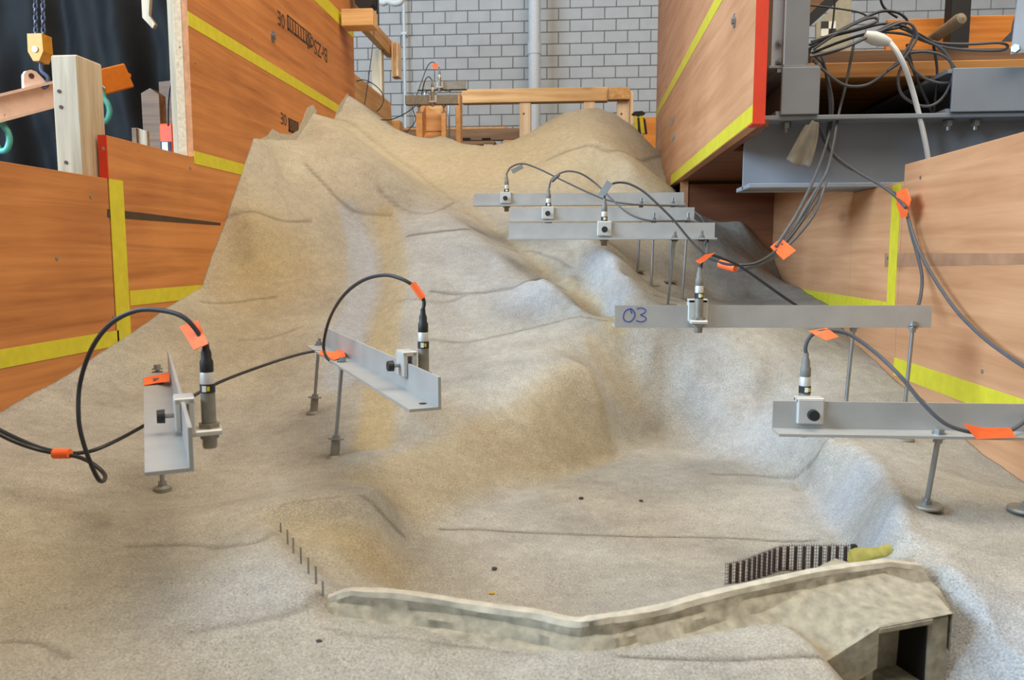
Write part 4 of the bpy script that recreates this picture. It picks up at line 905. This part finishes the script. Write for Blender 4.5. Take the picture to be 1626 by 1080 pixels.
# rag
def rag():
    t=thing('cloth_rag',tuple(PY(1290,206,YS-.01)),'grey rag hanging over the steel beam','rag'); 
    rows=[((1280,196),(1300,190)),((1268,215),(1300,212)),((1258,232),(1297,230)),((1250,248),(1293,250)),((1247,256),(1287,268))]; vs=[];n=9
    for k,(l,r) in enumerate(rows):
        for i in range(n):
            u=i/(n-1); px=l[0]+(r[0]-l[0])*u; py=l[1]+(r[1]-l[1])*u+3*math.sin(u*9+k); Y=YS-.012+.010*math.sin(u*10+k*.5)*(.4+k*.15); vs.append(PY(px,py,Y))
    fs=[(k*n+i,k*n+i+1,(k+1)*n+i+1,(k+1)*n+i) for k in range(len(rows)-1) for i in range(n-1)]
    o=MB().add(vs,fs,True).build('cloth','rag',t); s=o.modifiers.new('thickness','SOLIDIFY'); s.thickness=.003; s2=o.modifiers.new('smooth','SUBSURF'); s2.levels=1; s2.render_levels=2
rag()
# ------------------------------------------------------------------ cable tangle on the shelf
YT=2.56
def tang(label,pts,r=.0042,m='cable_grey',dy=0.0): return cable(label,[(p[0],p[1],(p[2] if len(p)>2 else YT)+dy) for p in pts],r,m,'loose_cable')
tang('grey cable loop hanging lowest from the left end of the tangle',[(1300,62),(1288,75),(1281,100),(1283,140),(1288,175),(1300,205),(1315,235),(1335,258,2.5),(1370,278,2.45),(1400,295,2.38),(1422,308,2.3),(1436,322,2.2)])
tang('second grey cable running down to the orange flag on the right panel',[(1290,85),(1308,105),(1315,140),(1318,180),(1314,215),(1325,245,2.5),(1360,272,2.42),(1395,292,2.35),(1420,310,2.28),(1438,330,2.15)],dy=-.012)
tang('grey cable hanging straight from the tangle towards the lower orange flag',[(1356,68),(1350,100),(1342,140),(1332,180),(1322,235,2.45),(1312,275,2.2),(1285,320,2.0),(1262,360,1.95),(1240,390,1.9)],dy=-.02)
tang('grey cable hanging down left of the rag towards the lower orange flag',[(1305,90),(1316,130),(1322,165),(1318,205),(1307,245,2.45),(1292,285,2.2),(1268,335,2.0),(1245,372,1.93),(1232,392,1.9)],dy=-.03)
tang('wide grey cable loop across the shelf front',[(1290,95),(1320,122),(1345,136),(1375,135),(1400,120),(1425,98),(1445,70),(1452,50),(1445,38),(1425,35),(1400,45),(1370,62),(1330,80),(1300,88),(1285,88)],dy=-.05)
tang('grey cable loop hanging over the right half of the shelf',[(1436,85),(1470,82),(1500,90),(1518,112),(1515,128),(1495,132),(1470,125),(1450,110),(1440,92),(1432,105),(1426,125),(1432,150),(1455,166),(1478,168),(1497,155),(1510,130),(1512,105),(1495,78),(1465,62),(1440,45)],dy=-.04)
tang('long flat grey cable loop reaching right along the shelf',[(1420,40),(1455,55),(1490,68),(1540,70),(1585,68),(1600,73),(1590,80),(1550,80),(1505,76),(1470,66),(1440,55),(1400,50)],dy=.02)
tang('dark cable running along the top of the tangle',[(1284,78),(1310,62),(1340,45),(1370,30),(1400,18),(1425,20),(1440,32),(1432,42),(1405,48),(1370,55),(1330,68),(1290,84)],m='rubber_black')
tang('dark cable lying across the tangle',[(1282,72),(1320,58),(1360,48),(1400,38),(1430,40),(1455,52),(1480,66)],m='rubber_black',dy=-.015)
tang('grey cable lying across the middle of the tangle',[(1288,66),(1325,54),(1365,44),(1392,34),(1388,28),(1370,32),(1345,44),(1315,62),(1292,78)],dy=-.03)
tang('thin dark cable strung from the column to the tangle',[(1284,8),(1310,11),(1340,15),(1365,20),(1385,30)],.003,'rubber_black',dy=.1)
tang('dark cable hanging from above into the tangle',[(1326,-20),(1325,10),(1322,40),(1318,60)],.003,'rubber_black',dy=.1)
tang('dark cable hanging from above further right',[(1396,-20),(1400,5),(1410,18),(1425,28)],.004,'rubber_black',dy=.08)
tang('dark cable hanging below the shelf beside the white cable',[(1440,70),(1450,110),(1462,140),(1474,165),(1485,190),(1500,225),(1512,250)],m='rubber_black',dy=.03)
tang('dark cable hanging vertically beneath the shelf',[(1482,70),(1488,110),(1486,150),(1482,190),(1478,225),(1476,252)],m='rubber_black',dy=.03)
tang('grey cable bundle strand across the left of the tangle',[(1286,90),(1310,84),(1345,74),(1380,58),(1410,44),(1432,36),(1448,40),(1456,58),(1446,78),(1430,98),(1410,112)],dy=-.06)
t=cable('white power cable with plug hanging down from the tangle',[(1412,66,YT-.06),(1424,82,YT-.08),(1436,105,YT-.08),(1448,140,YT-.06),(1460,185,YT-.05),(1470,230,YT-.04),(1475,262,YT-.03)],.0075,'white_pvc','power_cable')
a=PY(1372,56,YT-.05); b=PY(1414,68,YT-.06); MB().lathe(a,[(.0001,0),(.014,.002),(.020,.03),(.018,(b-a).length*.7),(.010,(b-a).length),(.0001,(b-a).length+.004)],16,axis=(b-a).normalized()).build('plug','white_pvc',t)
# bundle from the right panel flag down along the wall
f1=cable('grey cable bundle falling from the orange flag down the right panel',[PX(1436,322,XR-.03),PX(1446,360,XR-.03),PX(1460,400,XR-.03),PX(1485,445,XR-.03),PX(1520,495,XR-.03),PX(1560,535,XR-.03),PX(1600,565,XR-.03),PX(1640,590,XR-.03),PX(1720,632,XR-.03),PX(1850,690,XR-.03),PX(2050,760,XR-.03)],.0042,'cable_grey')
cable('second grey cable of the bundle ending behind the rail marked 03',[PX(1438,330,XR-.02),PX(1447,370,XR-.02),PX(1458,410,XR-.02),PX(1464,440,XR-.025),PX(1462,470,XR-.05),PX(1456,492,XR-.08)],.0042,'cable_grey')
P=[PX(*q,XR-.04) for q in ((1424,304),(1440,299),(1447,318),(1440,345),(1431,346),(1424,325))]
MB().prism(P,(-.0012,0,0)).build('tape_flag','tape_orange',f1)

# ------------------------------------------------------------------ dam, culvert, rack, pins
def dam():
    crest=[(520,934),(560,936),(640,944),(740,956),(840,971),(905,984),(950,984),(1010,972),(1100,952),(1200,928),(1300,908),(1400,892),(1462,884)]
    P=catmull([PH(px,py,-.402) for px,py in crest],18); n=len(P); rnd=random.Random(3)
    t=thing('dam_wall',tuple(P[n//2]),'kinked mortar dam wall closing the reservoir basin','dam')
    rows=[]
    for i,p in enumerate(P):
        d=(P[min(i+1,n-1)]-P[max(i-1,0)]); d.z=0; d.normalize(); nrm=Vector((d.y,-d.x,0))      # towards the camera
        k=i/(n-1); wob=lambda s,a: a*mnoise.noise((k*22+s,s*3.1,0))
        end=min(1,k*12,(1-k)*14); hgt=.004*mnoise.noise((k*9,2,0))-.012*(1-end)
        top=p.z+hgt; tb=.012
        w2=lambda f_,s_,a_: a_*(mnoise.noise((k*f_*.4+s_,s_*3.1,0))+.35*mnoise.noise((k*f_*1.6+s_,s_*1.7,5)))
        rows.append([p-nrm*tb+up*(-.14), p-nrm*(tb+w2(60,8,.0015))+up*(top-p.z-.002), p-nrm*(tb*.5)+up*(top-p.z+.001+w2(70,5,.001)), p+nrm*(tb*.3+w2(60,3,.0025))+up*(top-p.z),
                     p+nrm*(tb*.5+w2(50,1,.003))+up*(top-p.z-.006), p+nrm*(tb*.55+w2(40,4,.004))+up*(-.015+w2(30,6,.003)), p+nrm*(tb*.9+.002+w2(40,2,.004))+up*(-.0185+w2(30,7,.003)),
                     p+nrm*(tb*1.2+.004+w2(50,12,.004))+up*(-.027+w2(40,11,.003)), p+nrm*(tb*2.0+.008+w2(30,13,.005))+up*(-.031+w2(30,14,.003)), p+nrm*(tb*3.2+.015)+up*(-.05), p+nrm*(tb*4.2)+up*(-.12)])
    m=len(rows[0]); vs=[q for r in rows for q in r]
    def strip(c0,c1): return [(i*m+c,i*m+c+1,(i+1)*m+c+1,(i+1)*m+c) for i in range(n-1) for c in range(c0,c1)]
    MB().add(vs,strip(0,1)+strip(3,m-1)+[tuple(range(m)),tuple(range((n-1)*m,n*m))],True).build('face','mortar_grey',t)
    MB().add([q+up*.0006 for q in vs],strip(1,4),True).build('crest','mortar_top',t)
    return P
DP=dam()
def culvert():
    a=PH(1392,1012,-.445); b=PH(1478,986,-.437); d=(b-a); d.z=0; w=d.length; d.normalize(); nb=Vector((-d.y,d.x,0))   # nb: away from camera
    if nb.y<0: nb=-nb
    zt=(a.z+b.z)/2; c=(a+b)/2; c.z=0
    t=thing('box_culvert',(c.x,c.y,zt-.12),'square concrete outlet culvert below the right end of the dam','culvert')
    hw=w/2; L=.10; fl=zt-.075
    def bx(x0,x1,z0,z1,y0=0,y1=L,bev=.003): return MB().obox(c+d*((x0+x1)/2)+nb*((y0+y1)/2)+up*((z0+z1)/2),d,nb,up,(x1-x0)/2,(y1-y0)/2,(z1-z0)/2,bev)
    bx(-hw-.016,-hw,fl-.06,zt+.006).build('side_wall','mortar_grey',t); bx(hw,hw+.03,fl-.06,zt+.008).build('side_wall','mortar_grey',t)
    bx(-hw-.002,hw+.002,zt,zt+.010,-.004).build('roof_slab','mortar_grey',t); bx(-hw,hw,fl-.02,fl).build('invert','mortar_grey',t); bx(-hw,hw,fl,zt,L-.02,L).build('back','shade_black',t); bx(hw-.003,hw-.0003,fl,zt-.0005,.004,L-.021,0).build('inner_shade','shade_black',t)  # back and right inner face coloured black for the shade inside
    # sloping mortar shoulder from the dam to the roof slab
    sh=[c-d*(hw+.085)+up*(zt-.028),c-d*(hw+.0)+nb*-.003+up*(zt+.009),c+d*(hw+.03)+nb*-.003+up*(zt+.010),c+d*(hw+.05)+nb*.05+up*(zt+.018),c+d*.01+nb*.13+up*(zt+.036),c-d*(hw+.06)+nb*.10+up*(zt+.026),c-d*(hw+.16)+nb*.06+up*(zt+.004)]
    ctr=sum(sh,Vector())/len(sh)+up*.003; vs=sh+[ctr]+[Vector((q.x,q.y,q.z-.05)) for q in sh]; k=len(sh)
    fs=[(i,(i+1)%k,k) for i in range(k)]+[(i,(i+1)%k,k+1+(i+1)%k,k+1+i) for i in range(k) if i!=1]
    MB().add(vs,fs,True).build('shoulder','mortar_grey',t)
culvert()
def rack():
    pl=[PH(px,py,-.517) for px,py in ((1150,936),(1182,928),(1215,914),(1243,905),(1300,904),(1352,904))]; P=catmull(pl,10)
    t=thing('trash_rack',tuple(pl[0]),'curved intake rack of rusty bars and wire mesh behind the dam','rack')
    L=[0]
    for a,b in zip(P,P[1:]): L.append(L[-1]+(b-a).length)
    def at(s):
        s=max(0,min(L[-1]-1e-6,s)); i=next(k for k in range(len(L)-1) if L[k+1]>=s); u=(s-L[i])/(L[i+1]-L[i]+1e-9); return P[i]+(P[i+1]-P[i])*u,(P[i+1]-P[i]).normalized()
    hgt=.042; nb=18
    for k in range(nb):
        p,d=at(L[-1]*(k+.8)/(nb+.6)); MB().obox(p+up*(hgt/2-.002),d,d.cross(up),up,.0024,.0015,hgt/2-.001).build('bar','rust',t)
    m=MB()
    for k in range(64):
        p,d=at(L[-1]*k/63); q=p-Vector((0,.004,0)); m.cyl(q,q+up*(hgt+.002+.002*random.random()),.0004,n=4,caps=False)
    for j in range(9):
        zz=hgt*j/8; m.tube([at(L[-1]*k/24)[0]-Vector((0,.004,0))+up*zz for k in range(25)],.0004,n=4,sub=1)
    m.build('wire_mesh','wire',t)
    p,d=at(L[-1]); MB().box(p.x-.002,p.x+.006,p.y-.006,p.y+.004,p.z,p.z+hgt).build('end_post','plastic_black',t)
    f=thing('sealing_putty',(p.x+.01,p.y,p.z),'yellow brown putty lump between rack and right bank','putty'); m=MB(); pts=[]
    a=PY(1350,887,1.14); b=PY(1418,872,1.08); n=12; ax=(b-a); rings=[(0,.011),(.12,.0125),(.3,.0115),(.5,.008),(.7,.0075),(.85,.0085),(.95,.006),(1,.001)]; vs=[]
    for i,(o,r) in enumerate(rings):
        for k in range(n):
            an=2*math.pi*k/n; rr=r*(1+.3*mnoise.noise((i*.9,k*.8,3))); vs.append(a+ax*o+Vector((0,rr*math.cos(an),rr*1.05*math.sin(an))))
    fs=[(i*n+k,i*n+(k+1)%n,(i+1)*n+(k+1)%n,(i+1)*n+k) for i in range(len(rings)-1) for k in range(n)]+[tuple(range(n))]
    f.location=a; MB().add(vs,fs,True).build('lump','foam_yellow',f)
rack()
for i,(px,py) in enumerate(((446,848),(457,866),(466,880),(478,896),(490,913),(502,928),(513,945))):
    g=hit(px,py); top=g+Vector((0,0,.024 if 0<i<6 else .018))
    t=thing('steel_pin',tuple(g),('topmost','second','third','fourth','fifth','sixth','lowest')[i]+' steel pin counted down the row along the spillway edge','pin','steel pins along the spillway edge')
    MB().cyl(g-up*.012,top,.0013,n=8).lathe(top,[(.0013,0),(.0008,.0006),(.0001,.0008)],8).build('pin','zinc',t)
for (px,py,r,m_,lab) in ((923,793,.0045,'pebble_dark','dark pebble on the reservoir floor, left one of the upper pair'),(1018,797,.004,'pebble_dark','dark pebble on the reservoir floor, right one of the upper pair'),(785,905,.004,'pebble_dark','dark pebble on the reservoir floor nearer the dam'),(781,944,.004,'pebble_yellow','yellow crumb on the reservoir floor beside the dam'),(507,1022,.0035,'pebble_dark','dark pebble on the foreground mortar below the dam')):
    g=hit(px,py)+Vector((0,0,.002)); vs=[];n=8
    for i,(rr,zz) in enumerate(((.6,-.4),(1,.1),(.75,.55),(.2,.75))):
        for k in range(n):
            a=2*math.pi*k/n; q=rr*r*(1+.25*mnoise.noise((k*.7,i,px))); vs.append(g+Vector((q*1.25*math.cos(a),q*math.sin(a),zz*r)))
    fs=[(i*n+k,i*n+(k+1)%n,(i+1)*n+(k+1)%n,(i+1)*n+k) for i in range(3) for k in range(n)]+[tuple(range(n))[::-1],tuple(range(3*n,4*n))]
    tag(MB().add(vs,fs,True).build('pebble',m_),lab,'pebble')
# yellow and black clamp on the right crest
q=PY(1013,205,4.62); t=thing('spring_clamp',tuple(q),'yellow and black clamp tool beside the right crest','clamp')
s_=4.62/F
def pp(px,py): return PY(px,py,4.62)
MB().prism([pp(1003,181),pp(1008,177),pp(1020,176),pp(1025,180),pp(1019,184),pp(1008,184)],(0,.03,0)).build('head','plastic_black',t)
MB().prism([pp(1007,183),pp(1012,183),pp(1013,212),pp(1008,212)],(0,.025,0)).prism([pp(1015,183),pp(1021,184),pp(1024,212),pp(1018,212)],(0,.025,0)).build('handle','plastic_yellow',t)
MB().prism([pp(1021,186),pp(1025,190),pp(1028,212),pp(1024,212)],(0,.028,0)).prism([pp(1012,187),pp(1015,187),pp(1018,212),pp(1013,212)],(0,.028,0)).build('grip','plastic_black',t)
a=PY(1022,186,5.2); b=PY(1060,215,5.2); beam('orange board end visible beside the spring clamp',a.x,b.x,5.2,5.24,0,a.z,'orange_ply',name='plywood_strip',cat='board')
